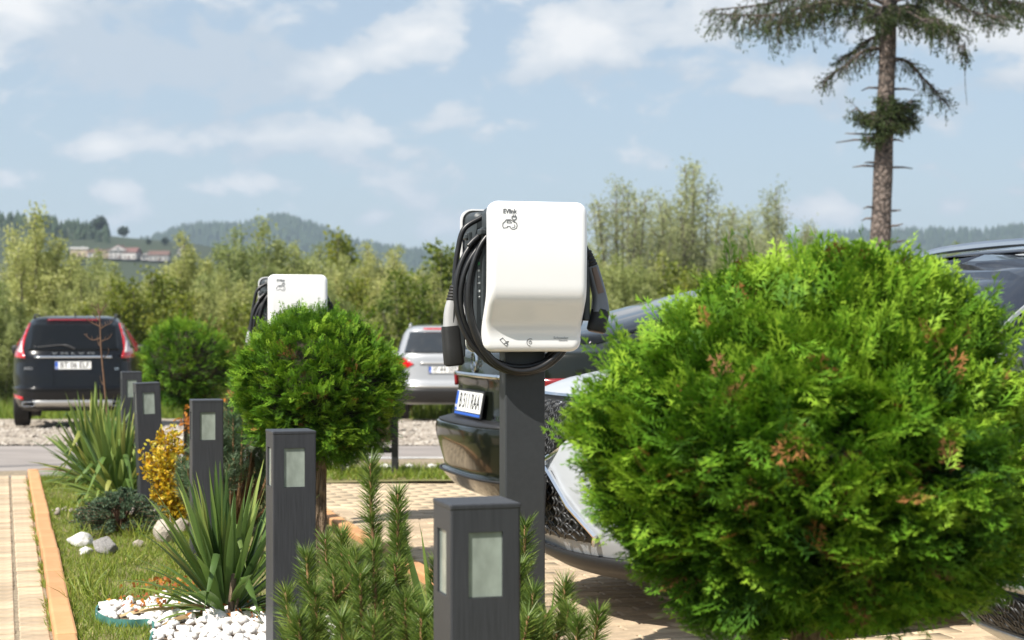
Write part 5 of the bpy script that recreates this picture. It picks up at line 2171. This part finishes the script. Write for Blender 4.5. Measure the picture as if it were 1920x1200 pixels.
for sd in ('left', 'right'):
    k = 1 if sd == 'left' else -1
    c4.panel('window_pillar', [(.93, 1.08), (.66, 1.22), (.36, 1.385), (.16, 1.455), (-.3, 1.475), (-1.7, 1.44), (-2.0, 1.24), (-2.08, 1.05)], sd, M['paint_navy'], .004, .006, .06)
    c4.panel('side_window', [(-1.72, 1.08), (-1.55, 1.34), (-.82, 1.385), (-.78, 1.06)], sd, M['glass_dark'], .010)
    c4.panel('side_window', [(-.72, 1.06), (-.76, 1.385), (.02, 1.385), (.30, 1.285), (.66, 1.06)], sd, M['glass_dark'], .010)
    mb = MB()
    mb.tube([c4.proj(sd, p, .014) for p in ((.70, 1.052), (.50, 1.18), (.31, 1.297), (.05, 1.40), (-.3, 1.405), (-.8, 1.405))], .010, 5)
    c4.part('window_trim', mb, M['satin'])
    mb = MB()
    rp = smooth_path([(.20, k * .575, 1.448), (.02, k * .585, 1.500), (-.5, k * .59, 1.548), (-1.1, k * .575, 1.545), (-1.55, k * .55, 1.50), (-1.68, k * .54, 1.455)], 6)
    n = len(rp)
    rr_ = [.004 + .018 * math.sin(PI * min(1, i / (n - 1) * 3.2 if i < n / 2 else (n - 1 - i) / (n - 1) * 3.2) / 2) for i in range(n)]
    mb.tube(rp, rr_, 8)
    c4.part('roof_rail', mb, M['chrome'])
    MB().box((.60, k * .99, 1.04), (.12, .20, .13), .045, seg=3).obj('wing_mirror', M['paint_navy'], c4.root, smooth=True)
c4.panel('rear_window', [(-.68, 1.08), (.68, 1.08), (.58, 1.40), (-.58, 1.40)], 'rear', M['glass_dark'], .005)

# ---- nose of a third car at the lower right corner
ctrly = [(.20, -2.05, 2.05, .80, 6), (.27, -2.18, 2.17, .87, 5), (.38, -2.27, 2.26, .92, 4.6), (.52, -2.30, 2.28, .935, 4.2), (.70, -2.30, 2.28, .94, 4.0), (.86, -2.29, 2.23, .935, 4.0), (.92, -2.28, 2.12, .925, 4.2), (.98, -2.26, 1.85, .92, 4.4),
         (1.03, -2.25, 1.45, .905, 4.6), (1.10, -2.2, 1.05, .89, 5), (1.25, -2.1, .78, .82, 5.2), (1.45, -1.92, .42, .73, 5.6), (1.56, -1.8, .15, .66, 6), (1.61, -1.55, -.1, .6, 5), (1.635, -1.1, -.35, .46, 4)]
pf = Vector((1.36, 4.70, 0))
c5 = Car('parked_car', ctrly, pf + CU * 2.28, THETA + PI, 'grey car nose with honeycomb grille at the lower right corner', M['paint_silver'])
c5.bow_f = .15
c5.body((-1.35, 1.36), .35)
hexgrille(c5, 'lower_grille', [(-.66, .415), (.66, .415), (.72, .33), (.68, .29), (-.68, .29), (-.72, .33)], 'front', .05, flat=.9)
hexgrille(c5, 'upper_grille', [(-.50, .84), (.50, .84), (.42, .60), (-.42, .60)], 'front', .06, flat=.8)
c5.panel('bumper_blade', [(-.70, .43), (.70, .43), (.70, .455), (-.70, .455)], 'front', M['satin'], .02, .02)
c5.panel('front_lip', [(-.82, .215), (.82, .215), (.84, .275), (-.84, .275)], 'front', M['satin'], .012, .014)
c5.panel('headlight', [(.56, .76), (.88, .80), (.88, .88), (.58, .84)], 'front', M['lamp_clear'], .006, .01, .03, mirror=True)
c5.plate('B', c5.proj('front', (0, .535), .03), (0, 1, 0), (-.05, 0, 1))
c5.panel('windscreen', [(-.76, 1.11), (.76, 1.11), (.63, 1.52), (-.63, 1.52)], 'front', M['glass_cabin'], .005, .006, .05)
for sd in ('left', 'right'):
    c5.panel('side_window', [(-1.75, 1.16), (-1.55, 1.46), (-.82, 1.51), (-.78, 1.14)], sd, M['glass_dark'], .006)
    c5.panel('side_window', [(-.72, 1.14), (-.76, 1.51), (.02, 1.51), (.30, 1.40), (.72, 1.15)], sd, M['glass_dark'], .006)
    MB().box((.60, (1 if sd == 'left' else -1) * 1.0, 1.12), (.12, .20, .13), .045, seg=3).obj('wing_mirror', M['paint_silver'], c5.root, smooth=True)

# ================================================================== background trees
LEAF_V = np.array([(0, 0, 0), (.5, .08, .42), (0, 0, 1.0), (-.5, .08, .42)], dtype=float)
LEAF_F = np.array([(0, 1, 2, 3)])


def willow_meshes(name, seed, h, spread, nstem, nside, nleaf, leaf_l, leaf_w, upright=.75, m='willow', leaf_low=.12):
    """upright feathery shoots from the base; returns crown mesh and trunk mesh"""
    rnd = random.Random(seed)
    a, w = NP(), NP()
    pos, axs, tin = [], [], []
    for s_ in range(nstem):
        an = s_ * 2.4 + rnd.uniform(-.5, .5)
        rr_ = spread * (s_ / nstem) ** .6 * rnd.uniform(.7, 1.1)
        hh = h * (1 - .45 * (rr_ / spread) ** 2) * rnd.uniform(.78, 1.0)
        tip = Vector((math.cos(an) * rr_, math.sin(an) * rr_, hh))
        base = Vector((math.cos(an) * rr_ * .12, math.sin(an) * rr_ * .12, 0))
        mid = Vector((tip.x * .62, tip.y * .62, hh * .5))
        pts = smooth_path([base, mid, tip], 8)
        w.tube(pts, np.linspace(.045, .008, len(pts)) * h / 4.5, 5)
        tb = rnd.gauss(0, .10)
        for k in range(nside):
            t = leaf_low + (1 - leaf_low) * (k + rnd.random()) / nside
            i = min(len(pts) - 2, int(t * (len(pts) - 1)))
            p = pts[i].lerp(pts[i + 1], t * (len(pts) - 1) - i)
            a2 = rnd.uniform(0, 2 * PI)
            ln = (.22 + .95 * (1 - t) * .8) * spread * .55 * rnd.uniform(.5, 1.2)
            d = Vector((math.cos(a2), math.sin(a2), upright + rnd.uniform(-.3, .6))).normalized()
            q = p + d * ln
            if k % 2 == 0:
                w.tube([p, p.lerp(q, .6) + Vector((0, 0, -.02)), q], [.012 * h / 4.5, .008 * h / 4.5, .004], 4)
            n = max(4, int(nleaf * rnd.uniform(.7, 1.3)))
            u = RNG.random(n)[:, None]
            P = np.array(p)[None] * (1 - u) + np.array(q)[None] * u + RNG.normal(0, .085 * spread / 1.4, (n, 3))
            pos.append(P)
            ax = RNG.normal(0, .75, (n, 3)) + np.array(d)[None] * .8
            axs.append(ax)
            tin.append(np.clip(.5 + tb + rnd.gauss(0, .10) + RNG.normal(0, .17, n), 0, 1))
    P, A_, T_ = np.concatenate(pos), np.concatenate(axs), np.concatenate(tin)
    n = len(P)
    S = np.stack([leaf_w * RNG.uniform(.7, 1.3, n), leaf_l * RNG.uniform(.7, 1.3, n) * .3, leaf_l * RNG.uniform(.7, 1.3, n)], 1)
    keep = P[:, 2] > .02
    a.inst(LEAF_V, LEAF_F, (rot_axis(A_) * S[:, None, :])[keep], P[keep], T_[keep])
    TOPZ[name] = float(np.percentile(P[:, 2], 99.7))
    return a.mesh(name + '_crown'), w.mesh(name + '_trunk', True), TOPZ[name]


TOPZ = {}
WV = [willow_meshes('w%d' % i, 60 + i, 4.2, 1.45, 13, 26, 72, .095, .036) for i in range(4)]
SV = [willow_meshes('s%d' % i, 80 + i, 3.0, 1.25, 12, 20, 36, .085, .055, .5) for i in range(2)]
PV = [willow_meshes('p%d' % i, 90 + i, 7.4, 2.5, 18, 40, 30, .115, .044, .7, leaf_low=.15) for i in range(3)]


def plant_tree(name, meshes, x, y, top, rz, label, group, crown_m, sz=1.0):
    s = top / meshes[2]
    root = empty(name, (x, y, gz(y) - .03), rz)
    tag(root, label, 'tree' if 'tree' in name else 'shrub', group)
    for nm, me, m in (('crown', meshes[0], crown_m), ('trunk', meshes[1], M['bark_grey'])):
        if not me.materials:
            me.materials.append(m)
        o = bpy.data.objects.new(nm, me)
        link(o, root)
        if me.materials[0] != m:
            o.material_slots[0].link = 'OBJECT'
            o.material_slots[0].material = m
    root.scale = (s, s, s * sz)
    return root


def by_px(px, Y):
    return (px - 960) / 3200 * Y


rs = random.Random(12)
# single willows that stand out: (px, depth, top py, mesh, label)
single = [(70, 40, 405, 'tall willow at the left edge rising above the grassy hill'),
          (182, 46, 480, 'willow below the hillside houses left of the black car'),
          (345, 43, 450, 'slender pointed willow right of the hillside houses'),
          (440, 42, 440, 'willow with a narrow top left of the far charger'),
          (520, 44, 428, 'broad yellowish willow standing above the far charger'),
          (600, 48, 470, 'willow just right of the far charger'),
          (690, 46, 468, 'willow halfway between the two chargers')]
for i, (px, Y, py, lab) in enumerate(single):
    top = CAMZ + (605 - py) / 3200 * Y - gz(Y)
    plant_tree('willow_tree', WV[i % 4], by_px(px, Y), Y, top, i * 1.3, lab, 'willows behind the parked cars', M['willow'], 1.0)
for i, (px, Y, py, lab, mm) in enumerate([
        (640, 60, 440, 'dark green tree peeking over the willows left of the centre', 'shrub'),
        (822, 38, 462, 'bright green bush left of the main charger', 'shrub'),
        (765, 36, 520, 'leafy green shrub above the silver SUV', 'shrub'),
        (565, 37, 545, 'yellow green shrub beside the far charger', 'shrub'),
        (470, 36, 560, 'low yellow green shrub behind the farthest topiary ball', 'shrub')]):
    top = CAMZ + (605 - py) / 3200 * Y - gz(Y)
    plant_tree('leafy_shrub', SV[i % 2], by_px(px, Y), Y, top, i * 2.1, lab, 'leafy shrubs behind the parked cars', M[mm])
for i, (px, Y, py, lab) in enumerate([
        (1168, 58, 345, 'pale slender tree just right of the main charger'),
        (1300, 60, 312, 'tallest pale feathery tree between charger and spruce'),
        (1440, 62, 362, 'pale rounded tree left of the spruce trunk'),
        (1240, 66, 385, 'thin pale tree between the slender and the tallest tree'),
        (1372, 66, 400, 'small pale tree between the tallest and the rounded tree')]):
    top = CAMZ + (605 - py) / 3200 * Y - gz(Y)
    plant_tree('pale_tree', PV[i % 3], by_px(px, Y), Y, top, i * 1.7, lab, 'pale trees behind the right-hand cars', M['willow_pale'])
# the thicket between them: alike bushes
k = 0
for Y, lo, hi, px0, px1, dpx in ((37, 510, 555, -60, 930, 92), (41, 482, 535, -30, 1500, 86), (47, 460, 510, -50, 1560, 80), (54, 462, 505, 0, 1900, 88)):
    px = px0
    while px < px1:
        py = rs.uniform(lo, hi)
        if 190 < px < 300 and Y > 40:
            py = max(py, 525)
        if 380 < px < 480:
            py = max(py, 500)
        top = CAMZ + (605 - py) / 3200 * Y - gz(Y)
        q = rs.random()
        X_ = by_px(px, Y + rs.uniform(-1.5, 1.5))
        if q < .62:
            plant_tree('thicket_willow', WV[rs.randrange(4)], X_, Y, top, rs.uniform(0, 6), 'dense olive willow bush in the thicket behind the cars', 'thicket of willow bushes', M['willow'], 1.0)
        elif q < .85:
            plant_tree('thicket_shrub', SV[rs.randrange(2)], X_, Y, top * rs.uniform(.8, 1.0), rs.uniform(0, 6), 'rounded green bush among the willows of the thicket', 'green bushes in the thicket', M['shrub'], 1.0)
        else:
            plant_tree('thicket_sapling_tree', PV[rs.randrange(3)], X_, Y, top * rs.uniform(1.0, 1.12), rs.uniform(0, 6), 'slender pale young tree rising out of the thicket', 'young trees in the thicket', M['willow_pale'], 1.0)
        px += dpx * rs.uniform(.8, 1.2)
        k += 1
# tall weeds along the foot of the thicket and round the parked cars
nw_ = 15000
wp = np.stack([RNG.uniform(-16, 9, nw_), RNG.uniform(31.6, 37, nw_), np.zeros(nw_)], 1)
wp[:, 2] = [gz(y) - .05 for y in wp[:, 1]]
o = blades('tall_weeds', wp, .15, .5, .02, .0, .7, .3)
tag(o, 'tall weeds along the foot of the willow thicket', 'weeds', kind='stuff')


# ================================================================== the spruce
def sprig_template(seed):
    rnd = random.Random(seed)
    V, F, T = [], [], []
    for i in range(7):
        an = rnd.uniform(0, 2 * PI)
        t = rnd.uniform(.0, .75)
        d = Vector((math.cos(an) * .6, math.sin(an) * .6, 1)).normalized()
        s = Vector((-math.sin(an), math.cos(an), 0))
        p = Vector((0, 0, t))
        k = len(V)
        V.extend([p, p + d * .22 + s * .075, p + d * .46, p + d * .22 - s * .075])
        F.append((k, k + 1, k + 2, k + 3))
        T.extend([rnd.uniform(-.1, .1)] * 4)
    return np.array([tuple(v) for v in V]), np.array(F), np.array(T)


SPG = [sprig_template(i) for i in range(3)]


def spruce_tree():
    Y = 25.0
    s = 3200 / Y
    base = gp(1642, Y)
    root = empty('spruce_tree', (base.x, base.y, base.z - .05))
    tag(root, 'tall spruce with bare lower trunk and drooping boughs at upper right', 'tree')
    H = 9.6
    def ax_at(z):      # trunk axis leans slightly to the right with height
        zz = z + root.location.z
        py = 605 - (zz - CAMZ) * s
        px = 1650 + (470 - py) * (18 / 470)
        return Vector(((px - 960) / 3200 * Y - root.location.x, 0, z))
    a = NP()
    zs_ = np.linspace(0, H, 40)
    pts = [ax_at(z) for z in zs_]
    rad = np.interp(zs_, [0, 1, 3.5, 6.5, H], [.23, .165, .142, .11, .03]) * (1 + .03 * np.sin(zs_ * 7))
    a.tube(pts, rad, 18)
    obj_from('trunk', a.mesh('trunk', True), root, [M['bark_spruce']])
    def z_of(py):
        return CAMZ + (605 - py) / s - root.location.z
    # dead stubs
    for py, side, ln in ((410, -1, .10), (425, 1, .12), (312, -1, .30), (314, 1, .32), (306, -1, .14), (263, -1, .55), (262, 1, .18), (252, -1, .42), (165, -1, .20), (167, 1, .30), (396, 1, .14), (390, -1, .16), (455, 1, .2)):
        z = z_of(py)
        c = ax_at(z)
        yy = random.uniform(-.25, .25)
        a = NP()
        a.tube([c, c + Vector((side * (.15 + ln * .5), yy * .5, .01)), c + Vector((side * (.15 + ln), yy, random.uniform(-.03, .03)))], [.022, .014, .006], 6)
        obj_from('dead_stub', a.mesh('dead_stub', True), root, [M['bark_spruce']])
    f, w = NP(), NP()
    P, A_, T_ = [], [], []
    rnd = random.Random(4)

    def twig(p, d, ln, dens, droop=.5, sz=1.0):
        q = Vector(p)
        d = Vector(d).normalized()
        n = max(2, int(ln / .07))
        pts = [q.copy()]
        for i in range(n):
            d = (d + Vector((rnd.uniform(-.12, .12), rnd.uniform(-.12, .12), -droop * .16))).normalized()
            q = q + d * (ln / n)
            pts.append(q.copy())
            m_ = int(dens * rnd.uniform(.75, 1.7))
            for _ in range(m_):
                P.append(tuple(q + Vector((rnd.gauss(0, .02), rnd.gauss(0, .02), rnd.gauss(0, .02)))))
                A_.append(tuple(d + Vector((rnd.gauss(0, .5), rnd.gauss(0, .5), rnd.gauss(0, .5) - .25))))
                T_.append(sz)
        if len(pts) > 2:
            w.tube(pts[::2] if len(pts) > 4 else pts, np.linspace(.007, .003, len(pts[::2] if len(pts) > 4 else pts)), 4)
        return pts

    def bough(z, az, ln, rise, sag, dens=3.0, hang=.35, tipcurl=.3, bare=.12):
        c = ax_at(z)
        dx, dy = math.cos(az), math.sin(az)
        pts = smooth_path([c, c + Vector((dx * ln * .35, dy * ln * .35, rise * .8)), c + Vector((dx * ln * .7, dy * ln * .7, rise * .6 - sag * .5)), c + Vector((dx * ln, dy * ln, rise - sag + tipcurl * .2))], 7)
        n = len(pts)
        w.tube(pts, np.linspace(.034, .008, n), 6)
        for i in range(int(n * bare) + 1, n):
            t = i / n
            for sgn in (-1, 1):
                for _ in range(rnd.choice((1, 1, 2))):
                    side = Vector((-dy * sgn, dx * sgn, 0)) * rnd.uniform(.15, .7) + Vector((dx, dy, 0)) * rnd.uniform(.1, .7) + Vector((0, 0, rnd.uniform(-.7, .1)))
                    twig(pts[i] + Vector((rnd.uniform(-.04, .04), 0, 0)), side, ln * .17 * (1.15 - .6 * t) + rnd.uniform(.05, .14), dens, .8)
            if rnd.random() < .85:
                twig(pts[i], Vector((rnd.uniform(-.15, .15), rnd.uniform(-.15, .15), -1)), hang * rnd.uniform(.4, 1.3), dens, .3)
        twig(pts[-1], pts[-1] - pts[-3], .18, dens * 1.2, .2)

    LEFT, RIGHT = PI, 0.0
    # boughs in view, lowest first: (py at trunk, direction, length, rise, sag, density)
    for py, az, ln, rise, sag, de, hg in (
            (232, LEFT + .3, .46, .20, .04, 2.2, .10), (205, RIGHT - .3, .36, .10, .04, 2.2, .10), (238, -PI / 2, .30, .12, .12, 2.4, .16), (190, -PI / 2 + .5, .30, .0, .16, 2.4, .14), (214, -PI / 2 - .7, .36, .05, .2, 2.2, .2), (240, -PI / 2 + 1.1, .36, .16, .10, 2.2, .14), (175, -PI / 2 - .2, .22, -.05, .2, 2.2, .12), (225, RIGHT - .1, .40, .12, .1, 1.8, .12), (250, LEFT + .8, .34, .0, .14, 1.8, .12),
            (90, LEFT + .1, .95, -.05, .50, 1.6, .26), (110, RIGHT + .1, .85, -.05, .62, 1.6, .26), (70, LEFT - .4, .7, 0, .35, 1.6, .3),
            (30, LEFT + .05, 2.45, .25, .30, 2.0, .55), (12, LEFT + .35, 2.1, .3, .2, 2.0, .5), (20, LEFT - .35, 1.9, .25, .25, 2.0, .5), (-12, LEFT - .1, 2.55, .1, .35, 2.0, .55),
            (40, -PI / 2 + .4, 1.1, .1, .3, 3, .3), (30, -PI / 2 - .4, 1.1, .1, .3, 3, .3),
            (20, RIGHT + .2, 1.1, .1, .45, 2.6, .32), (5, RIGHT - .25, 1.6, .15, .5, 2.2, .3), (-20, RIGHT - .05, 2.1, .15, .45, 2.8, .34), (-25, RIGHT + .3, 2.2, .2, .4, 2.8, .34), (30, RIGHT - .6, .9, .1, .4, 2.4, .34)):
        bough(z_of(py), az, ln, rise, sag, de, hg)
    # long thin sprays hanging to the right of the trunk
    c = ax_at(z_of(28))
    pts = smooth_path([c, c + Vector((.45, -.2, -.02)), c + Vector((.75, -.25, -.25)), c + Vector((.98, -.25, -.50))], 5)
    w.tube(pts, np.linspace(.012, .006, len(pts)), 5)
    for i in range(11):
        twig(pts[-1] + Vector((rnd.uniform(-.05, .10), rnd.uniform(-.08, .08), rnd.uniform(-.02, .08))), Vector((rnd.uniform(-.3, .5), rnd.uniform(-.4, .4), -1)), rnd.uniform(.14, .34), 3.0, .3)
    twig(pts[-1] + Vector((.10, 0, -.1)), Vector((.02, 0, -1)), .75, .35, .1)
    # crown above the frame
    z = z_of(-30)
    k = 0
    while z < H - .3:
        ln = 2.4 * (1 - (z - z_of(-30)) / (H - z_of(-30))) + .25
        for j in range(3):
            bough(z, k * 1.1 + j * PI * 2 / 3, ln * rnd.uniform(.8, 1.1), .1, .35, 1.2, .25)
        z += .45
        k += 1
    P, A_, T_ = np.array(P), np.array(A_), np.array(T_)
    n = len(P)
    which = RNG.integers(0, 3, n)
    for k, (tv, tf, vt) in enumerate(SPG):
        q = which == k
        S = RNG.uniform(.055, .10, q.sum())
        f.inst(tv, tf, rot_axis(A_[q]) * S[:, None, None], P[q], np.clip(RNG.normal(.5, .2, q.sum()), 0, 1), 0, vt)
    obj_from('foliage', f.mesh('foliage'), root, [M['spruce']])
    obj_from('boughs', w.mesh('boughs', True), root, [M['bark_spruce']])


spruce_tree()


# ================================================================== far hills, woods and houses
def hill(name, Y, ridge, depth, m, below=-4, n=330, front=.55):
    """ridge: list of (px, py) of the skyline, at distance Y; slopes down to both sides"""
    px = np.linspace(ridge[0][0], ridge[-1][0], n)
    py = np.interp(px, [r[0] for r in ridge], [r[1] for r in ridge])
    py = np.convolve(np.pad(py, 2, mode='edge'), np.ones(5) / 5, mode='valid')
    x = (px - 960) / 3200 * Y
    z = CAMZ + (605 - py) / 3200 * Y
    rows = []
    for t in np.linspace(-1, 1, 25):
        k = math.cos(t * PI / 2) ** 1.25 if t < 0 else math.cos(t * PI / 2)
        yy = Y + t * depth
        rows.append([(xx * (1 + .25 * (t * depth / Y)), yy + 12 * math.sin(xx * .01 + t * 3), below + (zz - below) * k + 2.2 * math.sin(xx * .031 + t * 5) * (1 - k) * k * 4 * (Y / 2500)) for xx, zz in zip(x, z)])
    o = sheet(name, rows, m)
    return o, rows


meadow_hill, hr1 = hill('grassy_hill', 800, [(-2200, 560), (-900, 470), (-300, 422), (0, 416), (60, 419), (150, 431), (220, 446), (290, 453), (380, 460), (480, 480), (600, 520), (760, 580), (1000, 610)], 260, M['hill_grass'])
wood_hill, hr2 = hill('wooded_hill', 2500, [(-900, 573), (-200, 533), (150, 493), (260, 469), (300, 459), (345, 440), (400, 433), (455, 437), (490, 425), (525, 417), (560, 424), (610, 443), (660, 463), (730, 479), (800, 485), (900, 499), (1000, 518), (1250, 573), (1500, 613)], 600, M['hill_wood'], -10)
right_hill, hr3 = hill('distant_wooded_ridge', 2700, [(700, 603), (1100, 533), (1400, 468), (1500, 455), (1600, 446), (1700, 441), (1760, 443), (1820, 443), (1870, 437), (1930, 427), (2100, 413), (2600, 403), (3400, 453), (4800, 573)], 600, M['hill_wood'], -10)


def forest(name, label, rows, n, h, px_lim, seed, tmin=0, tmax=15):
    rnd = np.random.default_rng(seed)
    R_ = np.array(rows)
    i = rnd.uniform(tmin, tmax, n)
    j = rnd.uniform(0, R_.shape[1] - 1.01, n)
    a0, b0 = i.astype(int), j.astype(int)
    fi, fj = (i - a0)[:, None], (j - b0)[:, None]
    P = (R_[a0, b0] * (1 - fi) * (1 - fj) + R_[a0 + 1, b0] * fi * (1 - fj) + R_[a0, b0 + 1] * (1 - fi) * fj + R_[a0 + 1, b0 + 1] * fi * fj)
    px = 960 + 3200 * P[:, 0] / P[:, 1]
    k = (px > px_lim[0]) & (px < px_lim[1]) & (P[:, 2] > CAMZ)
    P = P[k]
    n = len(P)
    V, F = [], []
    for lvl, (z0, z1, r0) in enumerate(((.06, .62, .24), (.38, 1.0, .17))):
        b = len(V)
        V += [(r0 * math.cos(q * 2 * PI / 6), r0 * math.sin(q * 2 * PI / 6), z0) for q in range(6)] + [(0, 0, z1)]
        F += [(b + q, b + (q + 1) % 6, b + 6, b + 6) for q in range(6)]
    tv, tf = np.array(V), np.array(F)
    s = h * rnd.uniform(.55, 1.15, n)
    Mx = np.zeros((n, 3, 3))
    an = rnd.uniform(0, 6, n)
    wd = s * rnd.uniform(.8, 1.5, n)
    Mx[:, 0, 0] = wd * np.cos(an)
    Mx[:, 1, 0] = wd * np.sin(an)
    Mx[:, 0, 1] = -wd * np.sin(an)
    Mx[:, 1, 1] = wd * np.cos(an)
    Mx[:, 2, 2] = s
    a = NP()
    a.inst(tv, tf, Mx, P - np.array([0, 0, h * .05]), rnd.random(n))
    o = obj_from(name, a.mesh(name), None, [M['conifer']])
    tag(o, label, 'forest', kind='stuff')


forest('hill_forest', 'conifer forest covering the pointed hill at centre left', hr2, 16000, 17, (-400, 1300), 3)
forest('crest_wood', 'dark woodland along the crest of the left hill', hr1, 2600, 5.5, (-900, 205), 8, 8.5, 13.5)
forest('ridge_forest', 'conifer forest on the hazy ridge at the right', hr3, 14000, 16, (1000, 2500), 4)
# scattered trees on the grassy hill: individuals
WH = np.array(hr1)


def on_hill(px, py):
    """ground point of the grassy hill seen at the photo position"""
    best = None
    for r in hr1[2:13]:
        for x, y, z in r:
            q = (960 + 3200 * x / y, 605 - 3200 * (z - CAMZ) / y)
            d = abs(q[0] - px) + abs(q[1] - py) * 1.5
            if best is None or d < best[0]:
                best = (d, x, y, z)
    return Vector(best[1:])


def round_tree_mesh(seed):
    rnd = random.Random(seed)
    a = NP()
    n = 420
    d = RNG.normal(size=(n, 3))
    d /= np.linalg.norm(d, axis=1)[:, None]
    d *= (RNG.random(n) ** .4)[:, None]
    P = d * np.array([.42, .42, .38]) + np.array([0, 0, .6])
    a.inst(LEAF_V, LEAF_F, rot_axis(RNG.normal(size=(n, 3))) * RNG.uniform(.10, .2, n)[:, None, None], P, RNG.random(n))
    w = NP()
    w.tube([(0, 0, 0), (0.01, 0, .3), (0, 0, .6)], [.04, .03, .02], 6)
    return a.mesh('far_crown'), w.mesh('far_trunk', True)


RT = [round_tree_mesh(5), round_tree_mesh(6)]
hl = [(186, 438, 11, 'round dark tree on the crest of the grassy hill'), (228, 447, 7, 'lone small tree right of the crest on the grassy hill'), 
      (312, 458, 7, 'dark tree behind the right-hand hillside houses'), (335, 465, 9, 'tall dark tree at the right end of the hillside houses'), (262, 478, 6, 'bushy tree beside the white gabled house'), (280, 455, 5, 'small tree on the slope above the houses'), (350, 478, 9, 'dark tree among the lowest hillside houses'),
      (243, 487, 5, 'green bush in front of the white gabled house'), (150, 488, 6, 'bush at the left of the hillside houses')]
for i, (px, py, h, lab) in enumerate(hl):
    p = on_hill(px, py)
    root = empty('hillside_tree', p + Vector((0, 0, -.4)), i)
    tag(root, lab, 'tree', 'trees scattered on the grassy hill')
    for nm, me, m in (('crown', RT[i % 2][0], M['conifer']), ('trunk', RT[i % 2][1], M['bark_grey'])):
        if not me.materials:
            me.materials.append(m)
        o = bpy.data.objects.new(nm, me)
        link(o, root)
    h *= .8 if i in (0, 1) else .55
    root.scale = (h, h, h)


def house(px, py, w, d, h, rh, wall, roof, label, rz=0.0, gable_front=False):
    p = on_hill(px, py)
    root = empty('hillside_house', p + Vector((0, -6, -1.0)), rz)
    root.scale = (.6, .6, .55)
    tag(root, label, 'house', 'houses on the grassy hillside')
    MB().box((0, 0, h / 2), (w, d, h), 0).obj('wall', M[wall], root)
    mb = MB()
    e = .6
    if gable_front:
        mb.poly([(-w / 2 - e, -d / 2 - e, h - .1), (w / 2 + e, -d / 2 - e, h - .1), (0, -d / 2 - e, h + rh)], d + 2 * e, (0, 1, 0))
        rf = mb.obj('roof', M[roof], root)
        MB().poly([(-w / 2, -d / 2 - e - .06, h - .1), (w / 2, -d / 2 - e - .06, h - .1), (0, -d / 2 - e - .06, h + rh - .7)], .05, (0, 1, 0)).obj('gable', M[wall], root)
        MB().box((0, -d / 2 - e - .1, h + rh * .3), (1.5, .1, 1.3)).obj('window', M['house_window'], root)
    else:
        mb.poly([(-w / 2 - e, -d / 2 - e, h - .1), (-w / 2 - e, d / 2 + e, h - .1), (-w / 2 - e, 0, h + rh)], w + 2 * e, (1, 0, 0))
        rf = mb.obj('roof', M[roof], root)
    MB().box((w * .22, .5, h + rh * .85), (.8, .8, 1.8)).obj('chimney', M[roof], rf)
    n = max(2, int(w / 3))
    for st_ in range(max(1, int(h / 2.8))):
        for i in range(n):
            MB().box((-w / 2 + (i + .5) * w / n, -d / 2 - .03, 1.6 + st_ * 2.8), (1.2, .12, 1.4)).obj('window', M['house_window'], root)
    MB().box((w * .05, -d / 2 - .05, 1.0), (1.0, .12, 2.0)).obj('door', M['roof_brown'], root)


house(160, 482, 11, 8, 5.5, 1.2, 'house_cream', 'house_grey', 'pale low house at the left end of the hillside hamlet', .2)
house(190, 479, 9, 8, 3.6, 2.5, 'house_white', 'roof_brown', 'small white house with brown roof left of the orange one', -.1)
house(210, 480, 6, 7, 4.2, 2.6, 'house_cream', 'roof_red', 'small orange house between the brown roof and the gabled house', .1, True)
house(232, 482, 12, 10, 6.0, 4.2, 'house_white', 'roof_red', 'large white gabled house in the middle of the hillside', .1, True)
house(256, 481, 12, 9, 5.0, 3.6, 'house_white', 'roof_red', 'white house with long red roof right of the gabled house', -.25)
house(284, 484, 9, 8, 3.6, 2.6, 'house_white', 'roof_brown', 'small white house with brown roof right of the red one', .3, True)
house(308, 482, 13, 9, 4.2, 3.2, 'house_grey', 'roof_brown', 'long grey house with brown roof at the right of the hamlet', .05)
house(350, 484, 8, 8, 4.0, 3.0, 'house_white', 'roof_brown', 'rightmost white house half hidden by the pointed willow', .2, True)

# ================================================================== haze: the air over the valley
mb = MB()
mb.box((0, 2290, 122), (9000, 4760, 268))
hz = mb.obj('haze', [], None)
m, nt, b = new_mat('haze_air')
nt.nodes.remove(b)
pv_ = nt.nodes.new('ShaderNodeVolumePrincipled')
pv_.inputs['Color'].default_value = (.68, .83, 1.0, 1)
pv_.inputs['Density'].default_value = .00020
pv_.inputs['Anisotropy'].default_value = .2
nt.links.new(pv_.outputs[0], nt.nodes['Material Output'].inputs['Volume'])
hz.data.materials.append(m)
tag(hz, 'thin summer haze over the valley', 'haze', kind='stuff')
SC.cycles.volume_bounces = 0
SC.cycles.max_bounces = 8
SC.cycles.use_denoising = True
